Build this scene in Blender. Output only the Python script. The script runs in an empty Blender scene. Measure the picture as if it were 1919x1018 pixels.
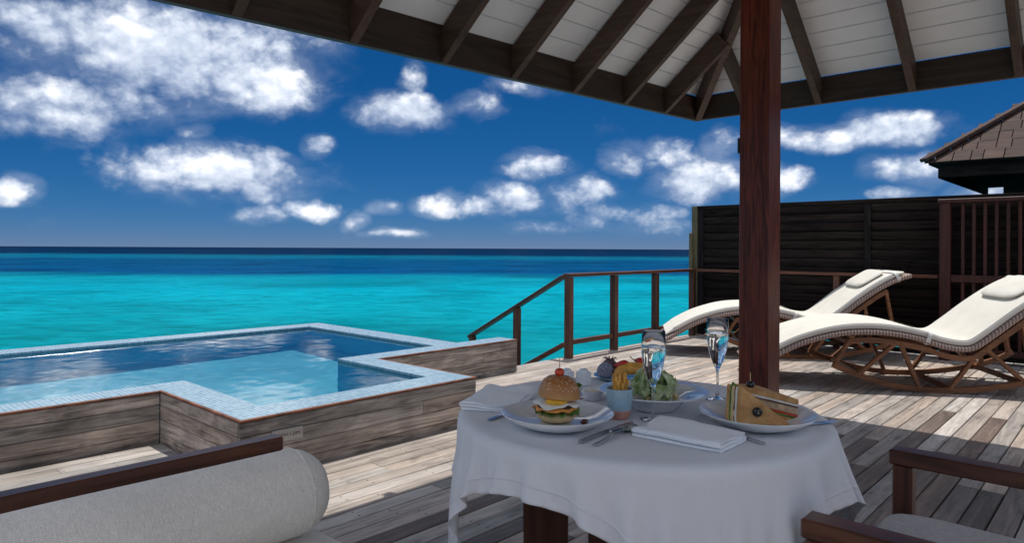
import bpy, bmesh, math, random
import numpy as np
from mathutils import Vector, Matrix, Euler, noise as mnoise

random.seed(7)
scn = bpy.context.scene
col = scn.collection
R = math.radians

# ------------------------------------------------------------------ camera
CAMH = 1.17
YAW = R(42.8)                                   # view direction measured from +X towards +Y
cam_d = bpy.data.cameras.new("camera")
cam_d.sensor_width = 36.0
cam_d.lens = 36.0 * 1276 / 1919
cam_d.shift_y = -43 / 1919
cam_d.clip_start = 0.02
cam_d.clip_end = 40000
cam = bpy.data.objects.new("camera", cam_d)
col.objects.link(cam)
cam.matrix_world = (Matrix.Translation((0, 0, CAMH)) @ Matrix.Rotation(YAW - math.pi / 2, 4, 'Z')
                    @ Matrix.Rotation(math.pi / 2, 4, 'X') @ Matrix.Rotation(0.005, 4, 'Z'))
scn.camera = cam

# ------------------------------------------------------------------ sun, exposure
SUN = Vector((0.25, 0.15, 1.0)).normalized()
sun_d = bpy.data.lights.new("sun", 'SUN')
sun_d.energy = 2.6
sun_d.angle = R(0.53)
sun_d.cycles.is_caustics_light = True
sun_d.color = (1.0, 0.955, 0.88)
sun = bpy.data.objects.new("sun", sun_d)
col.objects.link(sun)
sun.rotation_euler = SUN.to_track_quat('Z', 'Y').to_euler()
scn.view_settings.view_transform = 'Standard'
scn.view_settings.look = 'None'
scn.view_settings.exposure = 0.58
scn.view_settings.gamma = 1.0
scn.view_settings.use_curve_mapping = False
scn.cycles.max_bounces = 10
scn.cycles.transparent_max_bounces = 12
scn.cycles.caustics_reflective = False
scn.cycles.caustics_refractive = True


# ------------------------------------------------------------------ node helpers
def nd(nt, typ, props=None, **ins):
    n = nt.nodes.new('ShaderNode' + typ)
    for k, v in (props or {}).items():
        setattr(n, k, v)
    for k, v in ins.items():
        key = int(k[1:]) if k[0] == '_' and k[1:].isdigit() else k.replace('_', ' ')
        s = n.inputs[key]
        if isinstance(v, bpy.types.NodeSocket):
            nt.links.new(v, s)
        elif isinstance(v, bpy.types.Node):
            nt.links.new(v.outputs[0], s)
        else:
            s.default_value = v
    return n


def mth(nt, op, a, b=None, c=None, clamp=False):
    n = nt.nodes.new('ShaderNodeMath')
    n.operation = op
    n.use_clamp = clamp
    for i, v in enumerate((a, b, c)):
        if v is None:
            continue
        if isinstance(v, (bpy.types.NodeSocket, bpy.types.Node)):
            nt.links.new(v if isinstance(v, bpy.types.NodeSocket) else v.outputs[0], n.inputs[i])
        else:
            n.inputs[i].default_value = v
    return n.outputs[0]


def vmt(nt, op, a, b=None):
    n = nt.nodes.new('ShaderNodeVectorMath')
    n.operation = op
    for i, v in enumerate((a, b)):
        if v is None:
            continue
        if isinstance(v, (bpy.types.NodeSocket, bpy.types.Node)):
            nt.links.new(v if isinstance(v, bpy.types.NodeSocket) else v.outputs[0], n.inputs[i])
        else:
            n.inputs[i].default_value = v
    return n.outputs['Value'] if op in ('DOT_PRODUCT', 'LENGTH', 'DISTANCE') else n.outputs[0]


def ramp(nt, fac, stops, interp='LINEAR'):
    n = nt.nodes.new('ShaderNodeValToRGB')
    cr = n.color_ramp
    cr.interpolation = interp
    while len(cr.elements) < len(stops):
        cr.elements.new(0.5)
    for e, (p, c) in zip(cr.elements, stops):
        e.position = p
        e.color = (c[0], c[1], c[2], 1) if not isinstance(c, (int, float)) else (c, c, c, 1)
    nt.links.new(fac, n.inputs[0])
    return n.outputs[0]


def sstep(nt, x, lo, hi):
    n = nd(nt, 'MapRange', {'interpolation_type': 'SMOOTHSTEP', 'clamp': True})
    nt.links.new(x, n.inputs[0])
    n.inputs[1].default_value = lo
    n.inputs[2].default_value = hi
    return n.outputs[0]


def mixc(nt, fac, a, b, mode='MIX'):
    n = nt.nodes.new('ShaderNodeMix')
    n.data_type = 'RGBA'
    n.blend_type = mode
    for s, v in ((n.inputs[0], fac), (n.inputs[6], a), (n.inputs[7], b)):
        if isinstance(v, bpy.types.NodeSocket):
            nt.links.new(v, s)
        elif isinstance(v, (int, float)):
            s.default_value = v if s == n.inputs[0] else (v, v, v, 1)
        else:
            s.default_value = (v[0], v[1], v[2], 1)
    return n.outputs[2]


def noise(nt, vec, scale, detail=4, rough=.55, dist=0.0, out=0):
    n = nd(nt, 'TexNoise', None, Scale=scale, Detail=detail, Roughness=rough, Distortion=dist)
    if vec is not None:
        nt.links.new(vec, n.inputs['Vector'])
    return n.outputs[out]


MATS = {}


def newmat(name):
    m = bpy.data.materials.new(name)
    m.use_nodes = True
    nt = m.node_tree
    b = nt.nodes['Principled BSDF']
    MATS[name] = m
    return m, nt, b


def bump(nt, b, hgt, strength=.3, dist=.005):
    n = nd(nt, 'Bump', None, Strength=strength, Distance=dist)
    nt.links.new(hgt, n.inputs['Height'])
    nt.links.new(n.outputs[0], b.inputs['Normal'])


# ------------------------------------------------------------------ sky
world = bpy.data.worlds.new("World")
scn.world = world
world.use_nodes = True
wt = world.node_tree
bg = wt.nodes['Background']
sky = wt.nodes.new('ShaderNodeTexSky')
sky.sky_type = 'NISHITA'
sky.sun_disc = False
sky.sun_elevation = math.asin(SUN.z)
sky.sun_rotation = math.atan2(SUN.x, SUN.y)
sky.altitude = 0
sky.air_density = 0.6
sky.dust_density = 0.0
sky.ozone_density = 6.0
SKY_STRENGTH = 0.10

CLOUDS = [(-0.4595, 0.2529, 0.1763, 0.0646, 1), (-0.3605, 0.226, 0.0892, 0.0403, 1), (-0.5776, 0.261, 0.0633, 0.0394, 0.95), (-0.5881, 0.1659, 0.076, 0.0391, 0.9), (-0.5083, 0.1844, 0.0538, 0.0274, 0.6), (-0.4137, 0.1038, 0.1216, 0.0344, 1), (-0.4775, 0.1004, 0.0495, 0.0278, 0.8), (-0.3426, 0.0947, 0.0521, 0.0354, 0.9), (-0.2894, 0.0556, 0.0346, 0.015, 0.75), (-0.3528, 0.0453, 0.0311, 0.0118, 0.5), (-0.6339, 0.0651, 0.0229, 0.0152, 0.8), (-0.1599, 0.1963, 0.0672, 0.0248, 0.95), (-0.1448, 0.2433, 0.02, 0.0202, 0.5), (-0.0492, 0.205, 0.0266, 0.0157, 0.45), (-0.2732, 0.1448, 0.0218, 0.0143, 0.7), (-0.2233, 0.0417, 0.0194, 0.0115, 0.75), (-0.1843, 0.0591, 0.0227, 0.0085, 0.5), (0.0311, 0.1179, 0.047, 0.0219, 0.85), (0.0, 0.0735, 0.0509, 0.0204, 0.85), (-0.1015, 0.0649, 0.0372, 0.0156, 0.85), (-0.0469, 0.0608, 0.0391, 0.0141, 0.7), (0.0938, 0.0791, 0.0482, 0.0218, 0.8), (0.121, 0.048, 0.0386, 0.0156, 0.55), (0.1936, 0.0425, 0.0528, 0.0169, 0.42), (0.0394, 0.0323, 0.0469, 0.0094, 0.4), (0.1705, 0.1314, 0.0365, 0.0185, 0.5), (0.2232, 0.1303, 0.0373, 0.0199, 0.6), (0.2691, 0.0947, 0.0641, 0.0287, 1), (0.2999, 0.1457, 0.0286, 0.018, 0.6), (0.3815, 0.0932, 0.027, 0.0204, 0.8), (0.4646, 0.149, 0.094, 0.0182, 0.8), (0.5044, 0.1575, 0.0571, 0.022, 0.9), (0.4, 0.1552, 0.0399, 0.0159, 0.55), (0.5324, 0.1061, 0.0535, 0.0189, 0.9), (0.5137, 0.0747, 0.0297, 0.0082, 0.6), (0.609, 0.0786, 0.0369, 0.0129, 0.6), (-0.2833, 0.2814, 0.0397, 0.0226, 0.42), (0.0149, 0.2354, 0.0431, 0.0118, 0.4), (-0.4348, 0.1531, 0.0155, 0.0092, 0.45), (-0.1667, 0.0208, 0.0343, 0.0054, 0.45), (-0.4009, 0.1947, 0.0399, 0.0101, 0.4), (-0.5287, 0.1294, 0.0129, 0.0203, 0.38), (0.2236, 0.0576, 0.0298, 0.0107, 0.55)]


def build_sky():
    nt = wt
    dirn = nd(nt, 'TexCoord').outputs['Generated']
    east = vmt(nt, 'DOT_PRODUCT', dirn, (math.sin(YAW), -math.cos(YAW), 0))
    north = vmt(nt, 'DOT_PRODUCT', dirn, (math.cos(YAW), math.sin(YAW), 0))
    sz = nd(nt, 'SeparateXYZ', None, _0=dirn).outputs[2]
    az = mth(nt, 'ARCTAN2', east, north)
    el = mth(nt, 'ARCSINE', sz)
    p = nd(nt, 'CombineXYZ', None, _0=az, _1=el).outputs[0]
    # irregular outlines: warp the coordinates with two octaves of noise
    w1 = vmt(nt, 'SUBTRACT', noise(nt, p, 11, 3, .5, out=1), (.5, .5, .5))
    w1 = vmt(nt, 'MULTIPLY', w1, (.05, .035, 0))
    pw = vmt(nt, 'ADD', p, w1)
    acc = None
    acc2 = None
    pw2 = vmt(nt, 'ADD', pw, (.004, .017, 0))
    for a, e, ra, re, w in CLOUDS:
        if ra > .046:
            d = vmt(nt, 'MULTIPLY', vmt(nt, 'SUBTRACT', pw2, (a, e, 0)), (1 / (ra * 1.12), 1 / (re * 1.2), 0))
            v = mth(nt, 'MULTIPLY_ADD', vmt(nt, 'DOT_PRODUCT', d, d), -w, w)
            acc2 = v if acc2 is None else mth(nt, 'SMOOTH_MAX', acc2, v, .15)
        d = vmt(nt, 'SUBTRACT', pw, (a, e, 0))
        d = vmt(nt, 'MULTIPLY', d, (1 / (ra * 1.12), 1 / (re * 1.2), 0))
        r2 = vmt(nt, 'DOT_PRODUCT', d, d)
        v = mth(nt, 'MULTIPLY_ADD', r2, -w, w)
        acc = v if acc is None else mth(nt, 'SMOOTH_MAX', acc, v, .15)
    # rest of the sky: unseen cloud, cover thickened to fill the shade with white
    far = noise(nt, vmt(nt, 'MULTIPLY', dirn, (1, 1, 1.7)), 4.0, 3, .5)
    farv = mth(nt, 'MULTIPLY_ADD', sstep(nt, far, .37, .55), 1.9, -1.0)
    aaz = mth(nt, 'ABSOLUTE', az)
    out = sstep(nt, aaz, .66, .8)
    out2 = sstep(nt, el, .3, .42)
    outm = mth(nt, 'MAXIMUM', out, out2)
    fld = mth(nt, 'MAXIMUM', acc, mth(nt, 'MULTIPLY_ADD', outm, 4.0, mth(nt, 'SUBTRACT', farv, 4.0)))
    fld = mth(nt, 'MAXIMUM', fld, -2.0)

    def billow(off):
        q = vmt(nt, 'MULTIPLY', vmt(nt, 'ADD', p, off), (1, 1.25, 1))
        q = vmt(nt, 'ADD', q, vmt(nt, 'MULTIPLY', noise(nt, q, 40, 3, .6, out=1), (.012, .012, 0)))
        f = noise(nt, q, 13, 7, .57)
        v = nd(nt, 'TexVoronoi', {'feature': 'F1', 'normalize': True}, Scale=36.0, Detail=2.0, Roughness=.55, Vector=q).outputs[0]
        return mth(nt, 'ADD', mth(nt, 'MULTIPLY', mth(nt, 'SUBTRACT', f, .5), 2.3), mth(nt, 'MULTIPLY', mth(nt, 'SUBTRACT', .42, v), .9))
    n0 = billow((0, 0, 0))
    n1 = billow((.004, .011, 0))
    dens = mth(nt, 'ADD', n0, fld)
    core = sstep(nt, dens, .02, 1.12)
    # thin torn veil around and between the heaps
    veil_n = noise(nt, vmt(nt, 'MULTIPLY', p, (1, 1.9, 1)), 10, 7, .64, .5)
    veil = sstep(nt, mth(nt, 'ADD', mth(nt, 'MULTIPLY', mth(nt, 'SUBTRACT', veil_n, .5), 3.0), mth(nt, 'MAXIMUM', fld, -.75)), -.55, 1.3)
    alpha = mth(nt, 'MAXIMUM', core, mth(nt, 'MULTIPLY', veil, .36))
    alpha = mth(nt, 'MULTIPLY', alpha, sstep(nt, el, -.002, .03))
    relief = mth(nt, 'MULTIPLY', mth(nt, 'SUBTRACT', n0, n1), .55)
    broad = noise(nt, p, 8, 3, .5)
    lit = mth(nt, 'MULTIPLY_ADD', sstep(nt, dens, .0, 1.3), .34, .30)
    lit = mth(nt, 'ADD', lit, mth(nt, 'MULTIPLY', mth(nt, 'SUBTRACT', broad, .5), 1.0))
    shape = mth(nt, 'MINIMUM', mth(nt, 'MAXIMUM', mth(nt, 'SUBTRACT', acc, acc2), -.9), .9)
    lit = mth(nt, 'ADD', lit, mth(nt, 'MULTIPLY', shape, .30))
    lit = mth(nt, 'ADD', lit, relief, clamp=True)
    ccol = ramp(nt, lit, [(0.0, (.15, .21, .34)), (.4, (.31, .37, .49)), (.72, (.53, .58, .67)), (1.0, (.80, .81, .84))])
    ccol = mixc(nt, 1.0, ccol, (1 / SKY_STRENGTH,) * 3, 'MULTIPLY')
    # deep tropical blue of very clear air: one tone curve per channel, the same all over the sky
    sp = nd(nt, 'SeparateColor', None, _0=sky.outputs[0])
    chan = [mth(nt, 'MULTIPLY', mth(nt, 'POWER', sp.outputs[i], pw_), k_)
            for i, (pw_, k_) in enumerate(((1.92, .0275), (.836, .280), (.745, .585)))]
    base = nd(nt, 'CombineColor', None, _0=chan[0], _1=chan[1], _2=chan[2]).outputs[0]
    res = mixc(nt, alpha, base, ccol)
    nt.links.new(res, bg.inputs[0])
    bg.inputs[1].default_value = SKY_STRENGTH
    world.cycles.sampling_method = 'MANUAL'
    world.cycles.sample_map_resolution = 256


build_sky()


# ------------------------------------------------------------------ mesh helpers
class MB:
    """collects vertices and faces; build() links them as ONE mesh object"""

    def __init__(self):
        self.v, self.f = [], []

    def add(self, vs, fs):
        o = len(self.v)
        self.v += [tuple(p) for p in vs]
        self.f += [tuple(i + o for i in q) for q in fs]
        return self

    def box(self, c, s, rot=None, ch=0.0):
        """box of full size s at c, all edges chamfered by ch"""
        hx, hy, hz = s[0] / 2, s[1] / 2, s[2] / 2
        ch = min(ch, hx * .6, hy * .6, hz * .6)
        if ch <= 0:
            vs = [(x, y, z) for x in (-hx, hx) for y in (-hy, hy) for z in (-hz, hz)]
            fs = [(0, 1, 3, 2), (4, 6, 7, 5), (0, 4, 5, 1), (2, 3, 7, 6), (0, 2, 6, 4), (1, 5, 7, 3)]
        else:
            bm = bmesh.new()
            bmesh.ops.create_cube(bm, size=1)
            for v in bm.verts:
                v.co = (v.co.x * 2 * hx, v.co.y * 2 * hy, v.co.z * 2 * hz)
            bmesh.ops.bevel(bm, geom=bm.edges[:], offset=ch, segments=1, affect='EDGES')
            bm.verts.index_update()
            vs = [tuple(v.co) for v in bm.verts]
            fs = [tuple(v.index for v in f.verts) for f in bm.faces]
            bm.free()
        if rot is not None:
            vs = [tuple(rot @ Vector(p)) for p in vs]
        return self.add([(p[0] + c[0], p[1] + c[1], p[2] + c[2]) for p in vs], fs)

    def beam(self, a, b, w, t, up=(0, 0, 1), ch=0.003):
        """bar from a to b, w wide, t deep along 'up'"""
        a, b = Vector(a), Vector(b)
        x = (b - a).normalized()
        y = Vector(up).cross(x).normalized()
        z = x.cross(y)
        m = Matrix((x, y, z)).transposed()
        return self.box(tuple((a + b) / 2), ((b - a).length, w, t), m, ch)

    def lathe(self, prof, n=32, c=(0, 0, 0), sx=1, sy=1):
        vs, fs = [], []
        k = len(prof)
        for i in range(n):
            t = 2 * math.pi * i / n
            for r, z in prof:
                vs.append((c[0] + sx * r * math.cos(t), c[1] + sy * r * math.sin(t), c[2] + z))
        for i in range(n):
            j = (i + 1) % n
            for q in range(k - 1):
                fs.append((i * k + q, j * k + q, j * k + q + 1, i * k + q + 1))
        return self.add(vs, fs)

    def tube(self, pts, rad, n=8, caps=True):
        pts = [Vector(p) for p in pts]
        rr = rad if isinstance(rad, (list, tuple)) else [rad] * len(pts)
        vs, fs = [], []
        up = Vector((0, 0, 1))
        for i, p in enumerate(pts):
            d = (pts[min(i + 1, len(pts) - 1)] - pts[max(i - 1, 0)]).normalized()
            if abs(d.dot(up)) > .95:
                up = Vector((1, 0, 0))
            x = d.cross(up).normalized()
            y = x.cross(d)
            for k in range(n):
                t = 2 * math.pi * k / n
                vs.append(tuple(p + (x * math.cos(t) + y * math.sin(t)) * rr[i]))
        for i in range(len(pts) - 1):
            for k in range(n):
                k2 = (k + 1) % n
                fs.append((i * n + k, i * n + k2, (i + 1) * n + k2, (i + 1) * n + k))
        if caps:
            fs.append(tuple(range(n))[::-1])
            fs.append(tuple((len(pts) - 1) * n + k for k in range(n)))
        return self.add(vs, fs)

    def grid(self, fn, nu, nv, closed_u=False):
        vs = [tuple(fn(i / nu, j / nv)) for i in range(nu + (0 if closed_u else 1)) for j in range(nv + 1)]
        m = nu if closed_u else nu + 1
        fs = []
        for i in range(nu):
            i2 = (i + 1) % m
            for j in range(nv):
                fs.append((i * (nv + 1) + j, i2 * (nv + 1) + j, i2 * (nv + 1) + j + 1, i * (nv + 1) + j + 1))
        return self.add(vs, fs)

    def prism(self, poly, ext, z0=None):
        """closed polygon (list of 3-D points) swept by the vector ext"""
        n = len(poly)
        vs = [tuple(p) for p in poly] + [tuple(Vector(p) + Vector(ext)) for p in poly]
        fs = [tuple(range(n))[::-1], tuple(range(n, 2 * n))]
        fs += [(i, (i + 1) % n, n + (i + 1) % n, n + i) for i in range(n)]
        return self.add(vs, fs)

    def blob(self, c, s, seed=0, amp=.12, fr=1.5, nu=20, nv=12, rot=None):
        def fn(u, v):
            t, p = 2 * math.pi * u, math.pi * (v - .5)
            d = Vector((math.cos(t) * math.cos(p), math.sin(t) * math.cos(p), math.sin(p)))
            k = 1 + amp * mnoise.noise(d * fr + Vector((seed * 3.7, seed * 1.3, seed)))
            q = Vector((d.x * s[0] * k, d.y * s[1] * k, d.z * s[2] * k))
            if rot is not None:
                q = rot @ q
            return (q.x + c[0], q.y + c[1], q.z + c[2])
        return self.grid(fn, nu, nv, True)

    def build(self, name, mat, parent=None, smooth=False, loc=None, fix=True):
        me = bpy.data.meshes.new(name)
        me.from_pydata(self.v, [], self.f)
        if fix:
            bm = bmesh.new()
            bm.from_mesh(me)
            bmesh.ops.remove_doubles(bm, verts=bm.verts, dist=1e-6)
            bmesh.ops.recalc_face_normals(bm, faces=bm.faces)
            bm.to_mesh(me)
            bm.free()
        me.materials.append(MATS[mat] if isinstance(mat, str) else mat)
        if smooth:
            me.polygons.foreach_set('use_smooth', [True] * len(me.polygons))
        o = bpy.data.objects.new(name, me)
        col.objects.link(o)
        if parent is not None:
            o.parent = parent
        if loc is not None:
            o.location = loc
        return o


def autosmooth(o, deg=40):
    me = o.data
    me.polygons.foreach_set('use_smooth', [True] * len(me.polygons))
    me.set_sharp_from_angle(angle=R(deg))
    return o


def tag(o, label, cat, group=None):
    o['label'] = label
    o['category'] = cat
    if group:
        o['group'] = group
    return o


def thing(name, label, cat, loc=(0, 0, 0), rz=0.0, group=None):
    o = bpy.data.objects.new(name, None)
    o.empty_display_size = .1
    col.objects.link(o)
    o.location = loc
    o.rotation_euler = (0, 0, rz)
    return tag(o, label, cat, group)


def struct(o):
    o['kind'] = 'structure'
    return o


def copy_tree(o, parent=None):
    c = o.copy()
    col.objects.link(c)
    if parent is not None:
        c.parent = parent
        c.matrix_parent_inverse = o.matrix_parent_inverse
    for ch in [x for x in bpy.data.objects if x.parent == o]:
        copy_tree(ch, c)
    return c


def spline(pts, n):
    """Catmull-Rom through 2-D/3-D points, n samples"""
    P = [np.array(p, float) for p in pts]
    P = [2 * P[0] - P[1]] + P + [2 * P[-1] - P[-2]]
    out = []
    segs = len(P) - 3
    for i in range(n + 1):
        t = i / n * segs
        k = min(int(t), segs - 1)
        t -= k
        a, b, c, d = P[k:k + 4]
        out.append(.5 * ((2 * b) + (c - a) * t + (2 * a - 5 * b + 4 * c - d) * t ** 2 + (3 * b - a - 3 * c + d) * t ** 3))
    return out


# ------------------------------------------------------------------ materials
def plain(name, c, rough=.5, spec=.5, metal=0.0, var=.0, scale=20, bmp=0.0, bscale=120, sss=0.0, coat=0.0):
    m, nt, b = newmat(name)
    b.inputs['Roughness'].default_value = rough
    b.inputs['Metallic'].default_value = metal
    b.inputs['Specular IOR Level'].default_value = spec
    b.inputs['Coat Weight'].default_value = coat
    if sss:
        b.inputs['Subsurface Weight'].default_value = sss
        b.inputs['Subsurface Radius'].default_value = (.01, .006, .003)
    oc = nd(nt, 'TexCoord').outputs['Object']
    if var:
        f = noise(nt, oc, scale, 4, .6)
        lo = [x * (1 - var) for x in c]
        hi = [min(1, x * (1 + var)) for x in c]
        nt.links.new(ramp(nt, f, [(.3, lo), (.7, hi)]), b.inputs['Base Color'])
    else:
        b.inputs['Base Color'].default_value = (*c, 1)
    if bmp:
        bump(nt, b, noise(nt, oc, bscale, 3, .6), bmp, .003)
    return m


def wood(name, dark, light, axis=0, rough=.55, rnd=.25, warm=.0, bands=1.0, bstr=.35, spec=.4,
         blotch=0.0, nails=False, hs=1.0, coat=0.0):
    m, nt, b = newmat(name)
    oc = nd(nt, 'TexCoord').outputs['Object']
    oi = nd(nt, 'ObjectInfo').outputs['Random']
    off = nd(nt, 'CombineXYZ', None, _0=mth(nt, 'MULTIPLY', oi, 37.0), _1=mth(nt, 'MULTIPLY', oi, 91.0),
             _2=mth(nt, 'MULTIPLY', oi, 53.0)).outputs[0]
    oc2 = vmt(nt, 'ADD', oc, off)
    sc = [11.0 * hs] * 3
    sc[axis] = .9 * hs
    g = noise(nt, vmt(nt, 'MULTIPLY', oc2, tuple(sc)), 1.6 * bands, 5, .62, 1.6)
    sc2 = [90.0] * 3
    sc2[axis] = 3.0
    fine = noise(nt, vmt(nt, 'MULTIPLY', oc2, tuple(sc2)), 1.5, 3, .7)
    sc3 = [16.0] * 3
    sc3[axis] = 5.0
    # occasional knots and dark flecks
    kn = noise(nt, vmt(nt, 'MULTIPLY', oc2, tuple(sc3)), .8, 2, .5)
    c = ramp(nt, g, [(.32, dark), (.68, light)])
    c = mixc(nt, 1.0, c, ramp(nt, fine, [(.3, .82), (.7, 1.08)]), 'MULTIPLY')
    c = mixc(nt, 1.0, c, ramp(nt, kn, [(.22, .45), (.34, 1.0)]), 'MULTIPLY')
    rv = mth(nt, 'MULTIPLY_ADD', oi, 2 * rnd, 1 - rnd)
    c = mixc(nt, 1.0, c, nd(nt, 'CombineColor', None, _0=rv, _1=rv, _2=rv).outputs[0], 'MULTIPLY')
    if warm:
        r2 = mth(nt, 'FRACT', mth(nt, 'MULTIPLY', oi, 7.31))
        c = mixc(nt, mth(nt, 'MULTIPLY', r2, warm), c, mixc(nt, 1.0, c, (1.25, .92, .68), 'MULTIPLY'))
    if blotch:
        gp = nd(nt, 'NewGeometry').outputs['Position']
        bl = noise(nt, gp, 1.7, 5, .65, .6)
        c = mixc(nt, 1.0, c, ramp(nt, bl, [(.3, 1 - blotch), (.62, 1.08)]), 'MULTIPLY')
        bl2 = noise(nt, vmt(nt, 'MULTIPLY', gp, (3, 9, 9)), 1.3, 4, .6, .4)
        c = mixc(nt, 1.0, c, ramp(nt, bl2, [(.27, .5), (.42, 1.0)]), 'MULTIPLY')
    if nails:
        s = nd(nt, 'SeparateXYZ', None, _0=oc)
        fx = mth(nt, 'ABSOLUTE', mth(nt, 'SUBTRACT', mth(nt, 'FRACT', mth(nt, 'DIVIDE', s.outputs[0], .52)), .5))
        fx = mth(nt, 'MULTIPLY', fx, .52)
        fy = mth(nt, 'SUBTRACT', mth(nt, 'ABSOLUTE', s.outputs[1]), .026)
        dd = mth(nt, 'SQRT', mth(nt, 'ADD', mth(nt, 'MULTIPLY', fx, fx), mth(nt, 'MULTIPLY', fy, fy)))
        c = mixc(nt, sstep(nt, dd, .0065, .0035), c, (.025, .02, .018))
    nt.links.new(c, b.inputs['Base Color'])
    b.inputs['Roughness'].default_value = rough
    b.inputs['Specular IOR Level'].default_value = spec
    b.inputs['Coat Weight'].default_value = coat
    hgt = mth(nt, 'ADD', mth(nt, 'MULTIPLY', fine, .6), g)
    bump(nt, b, hgt, bstr, .004)
    return m


wood('deck_wood', (.27, .252, .238), (.54, .513, .485), 0, .62, .24, .5, 1.0, .5, .35, .30, True)
wood('deck_wood_brown', (.058, .046, .043), (.185, .155, .142), 0, .55, .3, .6, 1.0, .5, .4, .35, True)  # brown boards, tone lowered further to put roof shade into the colour
wood('wall_wood', (.20, .178, .160), (.66, .60, .54), 0, .75, .22, .35, 1.3, .7, .2, .55, True)
wood('wall_wood_y', (.20, .178, .160), (.66, .60, .54), 1, .75, .22, .35, 1.3, .7, .2, .55)
wood('post_wood', (.050, .008, .006), (.24, .046, .022), 2, .42, .05, 0, 1.5, .25, .3)
wood('rail_wood', (.055, .018, .010), (.17, .062, .032), 0, .45, .2, 0, 1, .3, .45)
wood('rail_wood_y', (.055, .018, .010), (.17, .062, .032), 1, .45, .2, 0, 1, .3, .45)
wood('rail_wood_z', (.055, .020, .012), (.15, .058, .032), 2, .45, .2, 0, 1, .3, .45)
wood('rafter_wood', (.040, .024, .018), (.090, .054, .040), 1, .55, .15, 0, 1, .25, .4)
wood('rafter_wood_x', (.040, .024, .018), (.090, .054, .040), 0, .55, .15, 0, 1, .25, .4)
wood('dark_wood_z', (.050, .017, .010), (.150, .052, .026), 2, .4, .1, 0, 1, .2, .5)
wood('dark_wood_y', (.050, .017, .010), (.150, .052, .026), 1, .35, .1, 0, 1, .2, .5)
wood('dark_wood_x', (.050, .017, .010), (.150, .052, .026), 0, .35, .1, 0, 1, .2, .5)
wood('teak', (.13, .050, .020), (.30, .125, .05), 0, .5, .12, 0, 1, .25, .4)
wood('fence_wood', (.018, .014, .013), (.046, .036, .033), 1, .75, .2, 0, 1, .3, .08)
wood('fence_post_wood', (.012, .010, .010), (.034, .030, .030), 2, .6, .1, 0, 1, .3, .3)
wood('khaki_wood', (.10, .08, .04), (.20, .165, .09), 2, .6, .1, 0, 1, .3, .3)
wood('screen_wood', (.030, .008, .006), (.085, .022, .014), 2, .5, .15, 0, 1, .3, .4)
wood('shingle_wood', (.036, .019, .015), (.090, .050, .040), 1, .75, .25, 0, 1, .5, .25)
plain('ceiling_paint', (.82, .87, .94), .5, .4, var=.05, scale=3, bmp=.08, bscale=60)
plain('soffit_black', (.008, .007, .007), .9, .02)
plain('pool_plaster', (.06, .45, .60), .6, .2, var=.16, scale=4)
plain('pool_floor', (.13, .48, .63), .6, .2, var=.13, scale=3)
plain('copper_trim', (.22, .085, .045), .55, .4, var=.6, scale=9)
plain('white_cloth_plain', (.90, .90, .91), .85, .2, bmp=.15, bscale=260)
plain('porcelain', (.82, .82, .82), .12, .6, coat=.5)
plain('porcelain_blue', (.22, .42, .50), .15, .6, var=.1, scale=40, coat=.4)
plain('terracotta_pink', (.62, .30, .22), .35, .4, var=.12, scale=50)
plain('glaze_blue', (.36, .52, .60), .14, .6, var=.1, scale=60, coat=.5)
plain('steel', (.55, .55, .56), .16, .5, 1.0)
plain('brushed_steel', (.42, .41, .40), .35, .5, 1.0, var=.1, scale=30)
plain('ink', (.03, .03, .03), .6)
plain('lamp_black', (.012, .012, .013), .5)
plain('olive_black', (.012, .010, .012), .22, .6)
plain('cocktail_pick', (.55, .38, .20), .6)
plain('tomato', (.55, .055, .018), .18, .6, var=.25, scale=40, sss=.1)
plain('egg_white', (.80, .76, .66), .3, .5, var=.08, scale=60, sss=.2)
plain('egg_yolk', (.80, .42, .03), .25, .5, var=.2, scale=50, sss=.2)
plain('cheddar', (.78, .28, .035), .3, .5, var=.15, scale=50, sss=.15)
plain('patty', (.075, .035, .020), .7, .3, var=.5, scale=120, bmp=.9, bscale=220)
plain('bun_crumb', (.66, .48, .25), .7, .3, var=.18, scale=60, bmp=.3, bscale=200)
plain('sesame', (.80, .66, .42), .5)
plain('fries', (.74, .38, .07), .55, .4, var=.3, scale=70, bmp=.4, bscale=220, sss=.1)
plain('strawberry', (.58, .030, .015), .25, .6, var=.3, scale=60, bmp=.5, bscale=260)
plain('papaya', (.80, .36, .06), .35, .5, var=.35, scale=40, sss=.15)
plain('dried_fruit', (.15, .10, .11), .8, .2, var=.6, scale=160, bmp=1.0, bscale=300)
plain('lychee_grey', (.30, .30, .38), .7, .3, var=.5, scale=170, bmp=1.0, bscale=320)
plain('ketchup', (.22, .02, .01), .2, .6)
plain('cream_dip', (.78, .64, .50), .4, .5, var=.1, scale=80)
plain('bacon', (.11, .025, .015), .4, .5, var=.6, scale=120)
plain('chicken', (.62, .42, .25), .55, .4, var=.35, scale=60, bmp=.6, bscale=160)
plain('strap_white', (.74, .73, .69), .8, .2)
plain('lounger_pad', (.70, .67, .60), .85, .2, var=.05, scale=5, bmp=.55, bscale=14)


def bun_mat():
    m, nt, b = newmat('bun_crust')
    oc = nd(nt, 'TexCoord').outputs['Object']
    z = nd(nt, 'SeparateXYZ', None, _0=oc).outputs[2]
    n = noise(nt, oc, 45, 4, .6)
    f = mth(nt, 'ADD', mth(nt, 'MULTIPLY', z, 14.0), mth(nt, 'MULTIPLY', n, .5))
    nt.links.new(ramp(nt, f, [(.22, (.52, .27, .09)), (.5, (.42, .17, .045)), (.95, (.36, .13, .035))]), b.inputs['Base Color'])
    b.inputs['Roughness'].default_value = .38
    bump(nt, b, noise(nt, oc, 160, 3), .15, .002)


bun_mat()


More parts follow.
